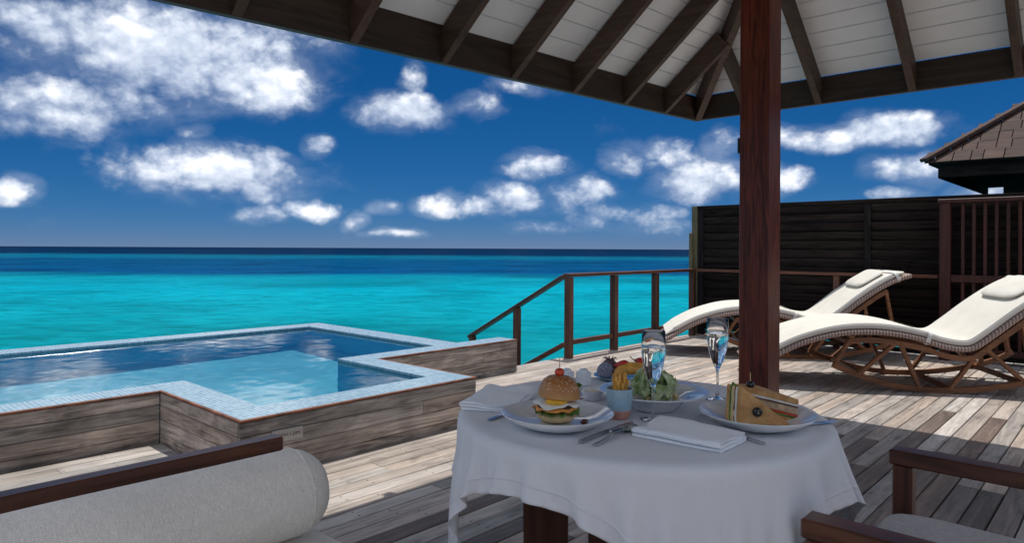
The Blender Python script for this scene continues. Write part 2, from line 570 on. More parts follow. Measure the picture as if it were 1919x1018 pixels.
def toast_mat():
    m, nt, b = newmat('toast')
    oc = nd(nt, 'TexCoord').outputs['Object']
    n = noise(nt, oc, 38, 5, .65)
    nt.links.new(ramp(nt, n, [(.3, (.40, .17, .05)), (.5, (.56, .29, .105)), (.75, (.68, .44, .20))]), b.inputs['Base Color'])
    b.inputs['Roughness'].default_value = .7
    bump(nt, b, noise(nt, oc, 200, 3), .5, .002)


toast_mat()


def lettuce_mat(name, c0, c1, c2):
    m, nt, b = newmat(name)
    oc = nd(nt, 'TexCoord').outputs['Object']
    n = noise(nt, oc, 26, 4, .6)
    c = ramp(nt, n, [(.32, c0), (.52, c1), (.72, c2)])
    nt.links.new(c, b.inputs['Base Color'])
    b.inputs['Roughness'].default_value = .35
    tr = nd(nt, 'BsdfTranslucent', None, Color=c)
    mx = nd(nt, 'MixShader', None, _0=.35, _1=b.outputs[0], _2=tr.outputs[0])
    nt.links.new(mx.outputs[0], nt.nodes['Material Output'].inputs[0])


lettuce_mat('lettuce', (.36, .50, .14), (.66, .74, .40), (.86, .88, .68))
lettuce_mat('lettuce_green', (.06, .17, .02), (.16, .32, .05), (.36, .50, .14))


def fabric_mat(name, c, scale=420, var=.25, mott=.1):
    m, nt, b = newmat(name)
    oc = nd(nt, 'TexCoord').outputs['Object']
    wv = noise(nt, vmt(nt, 'MULTIPLY', oc, (1, 1, 1)), scale, 2, .6)
    wv2 = noise(nt, vmt(nt, 'MULTIPLY', oc, (1, .12, .12)), scale * 1.2, 2, .6)
    big = noise(nt, oc, 5, 4, .6)
    f = mth(nt, 'ADD', mth(nt, 'MULTIPLY', wv, .6), mth(nt, 'MULTIPLY', wv2, .4))
    k = ramp(nt, f, [(.3, tuple(x * (1 - var) for x in c)), (.7, tuple(min(1, x * (1 + var)) for x in c))])
    k = mixc(nt, 1.0, k, ramp(nt, big, [(.3, 1 - mott), (.7, 1 + mott)]), 'MULTIPLY')
    nt.links.new(k, b.inputs['Base Color'])
    b.inputs['Roughness'].default_value = .9
    b.inputs['Specular IOR Level'].default_value = .15
    b.inputs['Sheen Weight'].default_value = .15
    hg = mth(nt, 'ADD', mth(nt, 'MULTIPLY', f, .25), noise(nt, oc, 9, 4, .6))
    bump(nt, b, hg, .5, .006)


fabric_mat('sofa_fabric', (.80, .74, .655), 380, .24, .08)
fabric_mat('chair_fabric', (.52, .49, .47), 420, .45, .05)


def cloth_mat():
    m, nt, b = newmat('tablecloth_linen')
    oc = nd(nt, 'TexCoord')
    uv = oc.outputs['UV']
    s = nd(nt, 'SeparateXYZ', None, _0=uv)
    ex = mth(nt, 'MINIMUM', s.outputs[0], mth(nt, 'SUBTRACT', 1.0, s.outputs[0]))
    ey = mth(nt, 'MINIMUM', s.outputs[1], mth(nt, 'SUBTRACT', 1.0, s.outputs[1]))
    e = mth(nt, 'MINIMUM', ex, ey)
    hem = mth(nt, 'MULTIPLY', sstep(nt, e, .031, .027), 1.0)
    ridge = mth(nt, 'MULTIPLY', sstep(nt, mth(nt, 'ABSOLUTE', mth(nt, 'SUBTRACT', e, .029)), .004, .0), .7)
    th1 = noise(nt, vmt(nt, 'MULTIPLY', uv, (500, 24, 1)), 1.0, 2, .6)
    th2 = noise(nt, vmt(nt, 'MULTIPLY', uv, (24, 500, 1)), 1.0, 2, .6)
    th = mth(nt, 'ADD', th1, th2)
    cr = noise(nt, vmt(nt, 'MULTIPLY', uv, (1, 1, 1)), 9, 5, .6, .8)
    hg = mth(nt, 'ADD', mth(nt, 'ADD', mth(nt, 'MULTIPLY', hem, .5), ridge),
             mth(nt, 'ADD', mth(nt, 'MULTIPLY', th, .22), mth(nt, 'MULTIPLY', cr, .9)))
    c = mixc(nt, mth(nt, 'MULTIPLY', sstep(nt, th, .8, 1.3), .5), (.86, .86, .88), (.91, .91, .92))
    nt.links.new(c, b.inputs['Base Color'])
    b.inputs['Roughness'].default_value = .85
    b.inputs['Specular IOR Level'].default_value = .2
    bump(nt, b, hg, .6, .004)
    tr = nd(nt, 'BsdfTranslucent', None, Color=(.8, .8, .84, 1))
    mx = nd(nt, 'MixShader', None, _0=.16, _1=b.outputs[0], _2=tr.outputs[0])
    nt.links.new(mx.outputs[0], nt.nodes['Material Output'].inputs[0])


cloth_mat()


def mosaic_mat(name, c1, c2, grout, tile=.024, vary=.5):
    """small glass tiles laid on the world grid, top and sides alike"""
    m, nt, b = newmat(name)
    gp = nd(nt, 'NewGeometry')
    pos = vmt(nt, 'ADD', gp.outputs['Position'], (.003, .007, .005))
    q = vmt(nt, 'MULTIPLY', pos, (1 / tile,) * 3)
    fl = vmt(nt, 'FLOOR', q)
    fr = vmt(nt, 'ABSOLUTE', vmt(nt, 'SUBTRACT', vmt(nt, 'FRACTION', q), (.5, .5, .5)))
    nrm = vmt(nt, 'ABSOLUTE', gp.outputs['Normal'])
    # only the two directions that lie in the surface make joints
    fr = vmt(nt, 'MULTIPLY', fr, vmt(nt, 'SUBTRACT', (1, 1, 1), nrm))
    s = nd(nt, 'SeparateXYZ', None, _0=fr)
    mx = mth(nt, 'MAXIMUM', mth(nt, 'MAXIMUM', s.outputs[0], s.outputs[1]), s.outputs[2])
    joint = sstep(nt, mx, .40, .46)
    wn = nd(nt, 'TexWhiteNoise', {'noise_dimensions': '3D'}, Vector=fl).outputs[0]
    c = ramp(nt, wn, [(0, c1), (1, c2)])
    c = mixc(nt, joint, c, grout)
    nt.links.new(c, b.inputs['Base Color'])
    nt.links.new(mth(nt, 'MULTIPLY_ADD', joint, .6, .15), b.inputs['Roughness'])
    bump(nt, b, mth(nt, 'SUBTRACT', 1.0, joint), .4, .002)


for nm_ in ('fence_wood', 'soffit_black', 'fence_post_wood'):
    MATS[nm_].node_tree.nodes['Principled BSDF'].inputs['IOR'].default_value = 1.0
mosaic_mat('coping_mosaic', (.14, .30, .42), (.31, .46, .56), (.44, .50, .53), .026)
mosaic_mat('floor_mosaic', (.075, .29, .37), (.115, .36, .44), (.09, .32, .40), .031)
mosaic_mat('basin_mosaic', (.014, .17, .27), (.04, .23, .33), (.08, .26, .34), .026)


def pool_water_mat():
    m, nt, b = newmat('pool_water')
    b.inputs['Base Color'].default_value = (.80, .96, .99, 1)
    b.inputs['Roughness'].default_value = 0.0
    b.inputs['IOR'].default_value = 1.33
    b.inputs['Transmission Weight'].default_value = 1.0


pool_water_mat()


def sea_mat():
    m, nt, b = newmat('sea_water')
    gp = nd(nt, 'NewGeometry').outputs['Position']
    d = vmt(nt, 'DOT_PRODUCT', gp, (math.cos(YAW), math.sin(YAW), 0))
    l = vmt(nt, 'DOT_PRODUCT', gp, (math.sin(YAW), -math.cos(YAW), 0))
    # reef bands: depth of water changes with distance from the shore, wandering slowly along it
    wob = noise(nt, vmt(nt, 'MULTIPLY', gp, (.012, .012, 0)), 1.0, 4, .55)
    wob2 = noise(nt, vmt(nt, 'MULTIPLY', gp, (.05, .05, 0)), 1.0, 5, .6)
    lg = mth(nt, 'LOGARITHM', mth(nt, 'MAXIMUM', d, 1.0), 10.0)
    lg = mth(nt, 'ADD', lg, mth(nt, 'MULTIPLY', mth(nt, 'SUBTRACT', wob, .5), .13))
    lg = mth(nt, 'ADD', lg, mth(nt, 'MULTIPLY', mth(nt, 'SUBTRACT', wob2, .5), .11))
    t = mth(nt, 'DIVIDE', lg, 4.0, clamp=True)

    def pos(y):
        return math.log10(2.47 * 1276 / (y - 466)) / 4.0
    turq = (.001, .275, .385)
    deep = (.001, .064, .165)
    st = [(pos(470), (.001, .018, .060)), (pos(478.5), (.001, .022, .075)), (pos(481), (.002, .105, .19)), (pos(485), (.002, .115, .22)),
          (pos(490), deep), (pos(513), (.001, .064, .185)), (pos(524), (.002, .235, .33)), (pos(545), turq), (pos(640), (.002, .255, .315)), (pos(800), (.004, .22, .27))]
    st.sort()
    c = ramp(nt, t, st)
    # shallower sand and weed patches
    pat = noise(nt, vmt(nt, 'MULTIPLY', gp, (.09, .09, 0)), 1.0, 4, .55, .5)
    c = mixc(nt, 1.0, c, ramp(nt, pat, [(.32, (.6, .66, .66)), (.5, (.95, .95, .95)), (.66, (1.1, 1.08, 1.06))]), 'MULTIPLY')
    lat = nd(nt, 'CombineXYZ', None, _0=mth(nt, 'MULTIPLY', l, .8), _1=mth(nt, 'MULTIPLY', d, 1.3)).outputs[0]
    rip = noise(nt, lat, .9, 6, .68, .7)  # wave streaks: ripple reflections put into the colour, light and dark
    rip2 = noise(nt, vmt(nt, 'MULTIPLY', gp, (.035, .035, 0)), 1.0, 3, .5)
    amt = ramp(nt, rip2, [(.35, .35), (.6, 1.0)])
    c = mixc(nt, amt, c, mixc(nt, 1.0, c, ramp(nt, rip, [(.36, (.45, .66, .60)), (.5, (1.0, 1.0, 1.0)), (.64, (2.5, 1.22, 1.16))]), 'MULTIPLY'))
    wv = noise(nt, vmt(nt, 'MULTIPLY', gp, (1.0, 1.0, 0)), 1.4, 5, .62, .5)
    wv2 = noise(nt, vmt(nt, 'MULTIPLY', gp, (1.0, 1.0, 0)), .22, 3, .6, .3)
    hg = mth(nt, 'ADD', mth(nt, 'MULTIPLY', wv, .28), wv2)
    bp = nd(nt, 'Bump', None, Strength=.55, Distance=.5, Height=hg).outputs[0]
    df = nd(nt, 'BsdfDiffuse', None, Color=c, Normal=bp)
    gl = nd(nt, 'BsdfGlossy', None, Roughness=.1, Normal=bp)
    # choppy water never shows the full grazing reflection
    fr = nd(nt, 'Fresnel', None, IOR=1.33, Normal=bp).outputs[0]
    fc = mth(nt, 'MINIMUM', mth(nt, 'MULTIPLY', fr, .20), .035)
    mx = nd(nt, 'MixShader', None, _0=fc, _1=df.outputs[0], _2=gl.outputs[0])
    nt.links.new(mx.outputs[0], nt.nodes['Material Output'].inputs[0])
    # whitecaps far out
    return m


sea_mat()


def wicker_mat():
    m, nt, b = newmat('wicker')
    oc = nd(nt, 'TexCoord').outputs['UV']
    s = nd(nt, 'SeparateXYZ', None, _0=oc)
    w = mth(nt, 'SINE', mth(nt, 'MULTIPLY', s.outputs[0], 2 * math.pi * 110))
    w01 = mth(nt, 'MULTIPLY_ADD', w, .5, .5)
    c = ramp(nt, w01, [(.1, (.22, .15, .125)), (.8, (.50, .37, .32))])
    nt.links.new(c, b.inputs['Base Color'])
    b.inputs['Roughness'].default_value = .55
    bump(nt, b, w01, .8, .008)


wicker_mat()


def glass_mat(name, tint=(1, 1, 1), ior=1.45):
    m, nt, b = newmat(name)
    b.inputs['Base Color'].default_value = (*tint, 1)
    b.inputs['Roughness'].default_value = 0.0
    b.inputs['IOR'].default_value = ior
    b.inputs['Transmission Weight'].default_value = 1.0


glass_mat('flute_glass')
glass_mat('sparkling_water', (.98, .99, .97), 1.33)


# ------------------------------------------------------------------ sea
o = MB()
N = 12000
o.add([(-N, -N, -1.3), (N, -N, -1.3), (N, N, -1.3), (-N, N, -1.3)], [(0, 1, 2, 3)])
struct(o.build('sea', 'sea_water'))

# ------------------------------------------------------------------ deck of grey planks
deck = MB()
deck.box((.39, -2.4, -.075), (16.78, 11.4, .07))
deck.box((-3.22, 3.79, -.075), (9.56, .98, .07))
deck.box((5.99, 3.79, -.075), (5.58, .98, .07))
deck.box((6.79, 4.42, -.075), (3.98, .28, .07))
deck = struct(deck.build('deck', 'fence_wood'))
plank_cache = {}


def plank_mesh(L, mat='deck_wood'):
    L = round(L, 2)
    key = (L, mat)
    if key not in plank_cache:
        w, t, c = .047, .030, .0035
        prof = [(-w, -t), (w, -t), (w, -c), (w - c, 0), (-w + c, 0), (-w, -c)]
        mb = MB()
        mb.prism([(-L / 2 + .0015, y, z) for y, z in prof], (L - .003, 0, 0))
        ob = mb.build('plank', mat)
        me = ob.data
        bpy.data.objects.remove(ob)
        plank_cache[key] = me
    return plank_cache[key]


def put_row(y, x0, x1, rng):
    x = x0
    first = rng.choice((.7, 1.3, 1.9, 2.5))
    while x < x1 - .05:
        L = first if x == x0 else rng.choice((2.4, 3.0, 3.6))
        if x1 - (x + L) < .5:
            L = x1 - x
        L = round(L, 2)
        brown = x + L / 2 < 4.8 and rng.random() < (.92 if y < 1.45 else .35 if y < 2.3 else 0)          # brown boards, spread and darkened to paint in shade under the roof
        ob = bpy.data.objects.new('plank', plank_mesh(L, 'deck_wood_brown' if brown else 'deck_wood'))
        col.objects.link(ob)
        ob.location = (x + L / 2, y, rng.uniform(-.0016, .0012))
        ob.parent = deck
        x += L


rng = random.Random(3)
rest = MB()  # unseen deck behind the viewer, carried far out to bounce sunlight in
prof = [(-.047, -.03), (.047, -.03), (.047, -.0035), (.0435, 0), (-.0435, 0), (-.047, -.0035)]
for k in range(-80, 46):
    y = .1 * k + .03
    if y > 4.56:
        break
    if y < 3.28:
        spans = [(-8.0, 8.78)]
    elif y < 4.30:
        spans = [(-8.0, 1.553), (3.212, 8.78)]
    elif y < 4.36:
        spans = [(3.212, 8.78)]
    else:
        spans = [(4.812, 8.78)]
    for a, b in spans:
        if y < -.1:
            rest.prism([(a, y + p, z) for p, z in prof], (b - a, 0, 0))
            continue
        if a < -.3:
            rest.prism([(a, y + p, z) for p, z in prof], (-.3 - a, 0, 0))
            a = -.298
        put_row(y, a, b, rng)
rest = rest.build('planks', 'deck_wood', deck)
rest['kind'] = 'stuff'
eb = MB()
eb.box((6.7, 4.60, -.13), (3.8, .04, .24), ch=.004)
eb.build('edge_beam', 'rail_wood', deck)
for x in (5.2, 6.8, 8.4):
    for y in (-2.5, .5, 4.3):
        pl = MB()
        pl.lathe([(0, -2.6), (.11, -2.6), (.11, -.115), (0, -.115)], 12, (x, y, 0))
        autosmooth(pl.build('pile', 'fence_post_wood', deck))

# ------------------------------------------------------------------ plunge pool
W = .305
pool = thing('plunge_pool', 'raised plunge pool with grey plank sides and pale blue mosaic edge', 'pool', (1.5, 5, 0))
PI = pool.matrix_world.copy()


def pb(mb, name, mat, parent=pool, smooth=False):
    """part built in world coordinates under the pool's empty"""
    ob = mb.build(name, mat, parent, smooth)
    if parent is pool:
        ob.location = (-1.5, -5, 0)
    return ob


PX0 = -1.3
OUT = [(PX0, 4.32), (1.565, 4.32), (1.565, 3.285), (3.2, 3.285), (3.2, 4.37), (4.8, 4.37), (4.8, 4.6), (4.25, 4.6), (4.25, 6.97), (PX0, 6.97)]
INN = [(PX0 + .24, 4.55), (1.795, 4.55), (1.795, 3.53), (2.975, 3.53), (2.975, 4.6), (3.97, 4.6), (3.97, 6.70), (PX0 + .24, 6.70)]
WATER = .281
FLOOR = -.90


def slab(x0, x1, y0, y1, z0, z1, ch=.003):
    return MB().box(((x0 + x1) / 2, (y0 + y1) / 2, (z0 + z1) / 2), (x1 - x0, y1 - y0, z1 - z0), ch=ch)


# coping pieces, butted end to end
CT = .022
for (x0, x1, y0, y1) in ((PX0, 1.565, 4.335, 4.55), (1.58, 1.795, 3.53, 4.55), (1.58, 3.185, 3.30, 3.53), (2.975, 3.185, 3.53, 4.385),
                         (2.975, 4.79, 4.385, 4.6), (3.97, 4.235, 4.6, 6.955), (PX0, 3.97, 6.70, 6.955), (PX0, PX0 + .24, 4.55, 6.70)):
    pb(slab(x0, x1, y0, y1, W - CT, W), 'coping', 'coping_mosaic')
pb(slab(1.565, 1.58, 4.335, 4.55, W - CT, W - .001, 0), 'coping', 'coping_mosaic')
# thin red-brown trim that caps the plank walls
for (x0, x1, y0, y1) in ((PX0, 1.565, 4.318, 4.335), (1.563, 1.58, 3.30, 4.335), (1.563, 3.202, 3.283, 3.30), (3.185, 3.202, 3.30, 4.368),
                         (3.185, 4.802, 4.368, 4.385)):
    pb(slab(x0, x1, y0, y1, W - .013, W + .0005, .003), 'edge_trim', 'copper_trim')
# inner structure
core = MB()
band = MB()
for (x0, x1, y0, y1) in ((PX0 + .02, 1.6, 4.345, 4.548), (1.6, 1.793, 3.33, 4.548), (1.793, 2.977, 3.33, 3.528), (2.977, 3.17, 3.33, 4.602),
                         (3.17, 4.77, 4.4, 4.602), (3.972, 4.22, 4.602, 6.94), (PX0 + .02, 3.972, 6.702, 6.94), (PX0 + .02, PX0 + .238, 4.548, 6.702)):
    core.box(((x0 + x1) / 2, (y0 + y1) / 2, (.264 - 1.0) / 2), (x1 - x0, y1 - y0, .264 + 1.0))
    band.box(((x0 + x1) / 2, (y0 + y1) / 2, (W - CT - .002 + .265) / 2), (x1 - x0 - .001, y1 - y0 - .001, W - CT - .002 - .265))
pb(core, 'basin_wall', 'pool_plaster')
pb(band, 'tile_band', 'basin_mosaic')
fl = MB()
fl.box((1.45, 5.63, FLOOR - .05), (5.2, 2.2, .1))
fl.box((2.386, 4.03, FLOOR - .05), (1.184, 1.0, .1))
pb(fl, 'pool_floor', 'pool_floor')
wa = MB()
xa, xb, xc, xd = PX0 + .235, 1.79, 2.98, 3.975


def ripple(x, y):
    return WATER + .0006 * mnoise.noise(Vector((x * 4.0, y * 4.0, 1.0))) + .0006 * mnoise.noise(Vector((x * 12.0, y * 12.0, 5.0)))


def water_patch(x0, x1, y0, y1, st):
    nx, ny = int(round((x1 - x0) / st)), int(round((y1 - y0) / st))
    wa.grid(lambda u, v: (x0 + (x1 - x0) * u, y0 + (y1 - y0) * v, ripple(x0 + (x1 - x0) * u, y0 + (y1 - y0) * v)), nx, ny)


water_patch(xa, xd, 4.545, 6.705, .03)
water_patch(xb, xc, 3.525, 4.545, .03)
wat = wa.build('water', 'pool_water', pool, True, fix=False)
wat.location = (-1.5, -5, 0)
wat.cycles.is_caustics_caster = True
for ob_ in bpy.data.objects:
    if ob_.name.split('.')[0] in ('basin_wall', 'pool_floor', 'tile_band'):
        ob_.cycles.is_caustics_receiver = True
# plank cladding, board by board
rows = [(-.035, .048), (.051, .132), (.135, .216), (.219, .290)]


def clad(p, q, nrm):
    """boards between plan points p and q; nrm = outward direction"""
    p, q = Vector((*p, 0)), Vector((*q, 0))
    d = (q - p)
    L = d.length
    d.normalize()
    along_y = abs(d.y) > .5
    for i, (z0, z1) in enumerate(rows):
        cuts = [0.0]
        if L > 1.5 and i == 2:
            cuts.append(L * .72)
        cuts.append(L)
        for a, b in zip(cuts[:-1], cuts[1:]):
            c = p + d * ((a + b) / 2) - Vector((*nrm, 0)) * .011
            mb = MB()
            sx, sy = ((b - a - .002), .022)
            if along_y:
                sx, sy = sy, sx
            mb.box((0, 0, 0), (sx, sy, z1 - z0), ch=.003)
            ob = mb.build('wall_board', 'wall_wood_y' if along_y else 'wall_wood', pool)
            ob.location = (c.x - 1.5, c.y - 5, (z0 + z1) / 2)


clad((PX0, 4.32), (1.565, 4.32), (0, -1))
clad((1.565, 4.319), (1.565, 3.307), (-1, 0))
clad((1.565, 3.285), (3.2, 3.285), (0, -1))
clad((3.2, 3.307), (3.2, 4.369), (1, 0))
clad((3.2, 4.37), (4.8, 4.37), (0, -1))
clad((4.8, 4.392), (4.8, 4.6), (1, 0))
bk = MB()
bk.box((4.245, 5.79, -.37), (.03, 2.36, 1.28))
bk.box((1.47, 6.955, -.37), (5.52, .03, 1.28))
pb(bk, 'outer_wall', 'fence_wood')
# depth plaque on the front boards
plq = thing('depth_plaque', 'small metal plate lettered with the pool depth on the plank wall', 'plaque', (1.82, 3.278, .19))
MB().box((0, -.001, 0), (.175, .006, .066), ch=.0015).build('plate', 'brushed_steel', plq)


def text_part(body, size, loc, rot, mat, parent, name='lettering'):
    cu = bpy.data.curves.new(name, 'FONT')
    cu.body = body
    cu.size = size
    cu.align_x = 'CENTER'
    cu.align_y = 'CENTER'
    cu.extrude = .0004
    tmp = bpy.data.objects.new('tmp', cu)
    col.objects.link(tmp)
    dg = bpy.context.evaluated_depsgraph_get()
    me = bpy.data.meshes.new_from_object(tmp.evaluated_get(dg))
    bpy.data.objects.remove(tmp)
    me.materials.clear()
    me.materials.append(MATS[mat])
    ob = bpy.data.objects.new(name, me)
    col.objects.link(ob)
    ob.parent = parent
    ob.location = loc
    ob.rotation_euler = rot
    return ob


text_part('DEPTH 1.20M.', .0245, (0, -.0046, 0), (math.pi / 2, 0, 0), 'ink', plq)

# ------------------------------------------------------------------ pavilion: post, rafters, ceiling boards, roof
EX, EY, PIT = 5.591, 2.94, .83
RX0, RY0 = .2, -.15  # unseen near sides drawn in so more light reaches the table


def zE(x):
    return 2.318 - .0334 * (EX - x)


pav = thing('pavilion', 'dark timber pavilion roof with white boarded ceiling on a red brown post', 'pavilion', (4.35, 1.83, 0))


def pp(mb, name, mat, smooth=False):
    ob = mb.build(name, mat, pav, smooth)
    ob.location = (-4.35, -1.83, 0)
    return ob


ob = MB().box((0, 0, 1.6), (.196, .193, 3.2), ch=.006).build('post', 'post_wood', pav)
ob.location = (0, 0, 0)
ob['label'] = 'square red brown varnished post'
# fascias (the left one drops a little towards the viewer's left)
fs = MB()
fs.prism([(RX0, EY - .04, zE(RX0)), (RX0, EY, zE(RX0)), (RX0, EY, zE(RX0) + .21), (RX0, EY - .04, zE(RX0) + .21)], (EX - RX0, 0, zE(EX) - zE(RX0)))
pp(fs, 'fascia', 'rafter_wood_x')
fs = MB().box((EX - .02, (RY0 + EY - .042) / 2, zE(EX) + .106), (.04, EY - .042 - RY0, .208), ch=.002)
pp(fs, 'fascia', 'rafter_wood')
MIDY = (EY + RY0) / 2
nL = Vector((0, -PIT, -1)).normalized() * -1       # up-facing normal of the left slope is (0, PIT, 1)
nL = Vector((0, PIT, 1)).normalized()
nR = Vector((PIT, 0, 1)).normalized()
RT = .15
q0 = EY - .04
run = q0 - MIDY
xs = [5.0, 4.4, 3.77, 3.14, 2.56, 1.96, 1.36, .76, .4]
for x in xs:
    r = min(run, EX - .04 - x, x - RX0)
    if r < .15:
        continue
    a = Vector((x, q0, zE(x)))
    b = Vector((x, q0 - r, zE(x) + PIT * r))
    n = nL * (RT / 2)
    pp(MB().beam(a + n, b + n, .05, RT, up=nL), 'rafter', 'rafter_wood')
x1 = EX - .04
for y in [2.45, 1.87, 1.22, .6, .1]:
    r = min(run, q0 - y, y - RY0)
    if r < .15:
        continue
    a = Vector((x1, y, zE(EX)))
    b = Vector((x1 - r, y, zE(EX) + PIT * r))
    n = nR * (RT / 2)
    pp(MB().beam(a + n, b + n, .05, RT, up=nR), 'rafter', 'rafter_wood_x')
nh = (nL + nR).normalized()
hr = run
a = Vector((x1, q0, zE(EX) - .004))
b = Vector((x1 - hr, q0 - hr, zE(EX) + PIT * hr))
pp(MB().beam(a + nh * .08, b + nh * .08, .06, .17, up=nh), 'hip_rafter', 'rafter_wood_x')
# white ceiling boards parallel to the eaves, each its own piece
dq = .104
off = (RT + .012) * math.sqrt(1 + PIT ** 2)
k = 0
while (k + 1) * dq < run:
    g0, g1 = k * dq + .0035, (k + 1) * dq - .0035
    # left slope (over X), from the far hip to the near hip
    def zl(x, q):
        return zE(x) + PIT * q + off
    P = []
    for up in (0, .012):
        for (g, s) in ((g0, 0), (g0, 1), (g1, 1), (g1, 0)):
            x = (x1 - g - .004) if s else (RX0 + g)
            P.append((x, q0 - g, zl(x, g) + up))
    pp(MB().add(P, [(0, 1, 2, 3), (7, 6, 5, 4), (0, 4, 5, 1), (1, 5, 6, 2), (2, 6, 7, 3), (3, 7, 4, 0)]), 'ceiling_board', 'ceiling_paint')
    P = []
    for up in (0, .012):
        for (g, s) in ((g0, 0), (g0, 1), (g1, 1), (g1, 0)):
            y = (q0 - g - .004) if s else (RY0 + g)
            P.append((x1 - g, y, zE(EX) + PIT * g + off + up))
    pp(MB().add(P, [(0, 1, 2, 3), (7, 6, 5, 4), (0, 4, 5, 1), (1, 5, 6, 2), (2, 6, 7, 3), (3, 7, 4, 0)]), 'ceiling_board', 'ceiling_paint')
    k += 1
# roof covering over everything (all four slopes)
zt = 2.62
zr = zt + PIT * (run + .05)
m0, m1 = EX - run - .1, RX0 + run
rc = MB()
A, B_, C_, D_ = (RX0, RY0, zt - .18), (EX + .02, RY0, zt), (EX + .02, EY + .02, zt), (RX0, EY + .02, zt - .27)
E1, E2 = (m0, MIDY, zr), (m1, MIDY, zr)
rc.add([A, B_, C_, D_, E1, E2], [(0, 1, 4, 5), (1, 2, 4), (2, 3, 5, 4), (3, 0, 5)])
low = [(p[0], p[1], p[2] - .06) for p in (A, B_, C_, D_, E1, E2)]
rc.add(low, [(5, 4, 1, 0), (4, 2, 1), (4, 5, 3, 2), (5, 0, 3)])
rc.add([A, B_, C_, D_] + low[:4], [(0, 4, 5, 1), (1, 5, 6, 2), (2, 6, 7, 3), (3, 7, 4, 0)])
pp(rc, 'roof_covering', 'shingle_wood')
for (x, y) in ((4.35, .08),):
    ob = MB().box((x - 4.35, y - 1.83, 1.6), (.196, .193, 3.2), ch=.006).build('post', 'post_wood', pav)
lamp = thing('post_lamp', 'small black lamp box on the back of the varnished post', 'lamp', (4.29, 1.936, 1.85))
MB().box((0, 0, 0), (.06, .016, .10), ch=.003).build('housing', 'lamp_black', lamp)
MB().box((.01, .012, -.02), (.036, .008, .04), ch=.002).build('hood', 'lamp_black', lamp)

# ------------------------------------------------------------------ railing and stair rail
rail = thing('deck_railing', 'red brown timber railing along the far edge of the deck', 'railing', (5.75, 4.5, 0))


def pr(mb, name, mat, parent=None):
    ob = mb.build(name, mat, parent or rail)
    ob.location = (-5.75, -4.5, 0)
    return ob


for x in (5.76, 6.61, 7.52, 8.48):
    pr(MB().box((x, 4.5, .43), (.075, .075, .87), ch=.005), 'post', 'rail_wood_z')
pr(MB().box((7.12, 4.5, .888), (2.80, .095, .036), ch=.005), 'top_rail', 'rail_wood')
for x0, x1_ in ((5.80, 6.57), (6.65, 7.48), (7.56, 8.44)):
    pr(MB().box(((x0 + x1_) / 2, 4.5, .165), (x1_ - x0, .04, .05), ch=.004), 'bottom_rail', 'rail_wood')
pr(MB().box((8.52, 3.03, .888), (.085, 2.84, .036), ch=.005), 'top_rail', 'rail_wood_y')
pr(MB().box((8.52, 2.65, .435), (.07, .07, .868), ch=.005), 'post', 'rail_wood_z')
stair = thing('stair_railing', 'sloping timber handrail leading down the steps to the sea', 'railing', (5.75, 4.6, 0))


def ps(mb, name, mat):
    ob = mb.build(name, mat, stair)
    ob.location = (-5.75, -4.6, 0)
    return ob


SL = -.535
ps(MB().beam((5.76, 4.56, .875), (5.76, 6.03, .875 + SL * 1.47), .085, .036, ch=.004), 'handrail', 'rail_wood_y')
ps(MB().beam((5.76, 4.56, .14), (5.76, 6.03, .14 + SL * 1.47), .04, .05, ch=.004), 'lower_rail', 'rail_wood_y')
for y in (5.25, 5.98):
    zt_ = .86 + SL * (y - 4.56)
    ps(MB().box((5.76, y, zt_ - .55), (.07, .07, 1.1), ch=.005), 'post', 'rail_wood_z')
steps = thing('sea_steps', 'timber steps going down from the deck edge into the sea', 'stairs', (5.3, 4.65, 0))
for i in range(6):
    MB().box((0, .16 + i * .28, -.16 - i * .15), (.84, .26, .03), ch=.004).build('tread', 'deck_wood', steps)
for sx in (-.43, .41):
    MB().beam((sx, .0, -.16), (sx, 1.75, -.16 + SL * 1.75), .035, .2).build('stringer', 'rail_wood_y', steps)

# ------------------------------------------------------------------ privacy fence with louvre slats
fen = thing('privacy_fence', 'tall dark brown louvred privacy fence behind the loungers', 'fence', (8.68, 4.6, 0))


def pf(mb, name, mat):
    ob = mb.build(name, mat, fen)
    ob.location = (-8.68, -4.6, 0)
    return ob


pf(MB().box((8.69, 4.56, .885), (.09, .085, 1.77), ch=.004), 'end_post', 'khaki_wood')
pf(MB().box((8.66, 4.60, .70), (.10, .05, 1.4), ch=.004), 'end_board', 'khaki_wood')
fp = [4.47, 2.36, .16, -2.04]
for y in fp:
    pf(MB().box((8.69, y, .86), (.075, .075, 1.72), ch=.004), 'post', 'fence_post_wood')
pf(MB().box((8.69, 1.22, 1.745), (.09, 6.60, .05), ch=.004), 'top_rail', 'fence_wood')
pf(MB().box((8.69, 1.22, .04), (.05, 6.50, .05), ch=.004), 'bottom_rail', 'fence_wood')
sl_mesh = {}
tilt = Matrix.Rotation(R(-28), 3, 'Y')
for y0, y1 in zip(fp[:-1], fp[1:]):
    L = y0 - y1 - .077
    key = round(L, 3)
    for i in range(15):
        z = .13 + i * .109
        if key not in sl_mesh:
            s = MB().box((0, 0, 0), (.016, L, .132), tilt, .002).build('slat', 'fence_wood')
            sl_mesh[key] = s.data
            bpy.data.objects.remove(s)
        ob = bpy.data.objects.new('slat', sl_mesh[key])
        col.objects.link(ob)
        ob.parent = fen
        ob.location = (.01, (y0 + y1) / 2 - 4.6, z)

scr = thing('baluster_screen', 'red brown screen of upright balusters in front of the fence', 'screen', (8.5, 1.55, 0))


def pc(mb, name, mat):
    ob = mb.build(name, mat, scr)
    ob.location = (-8.5, -1.55, 0)
    return ob


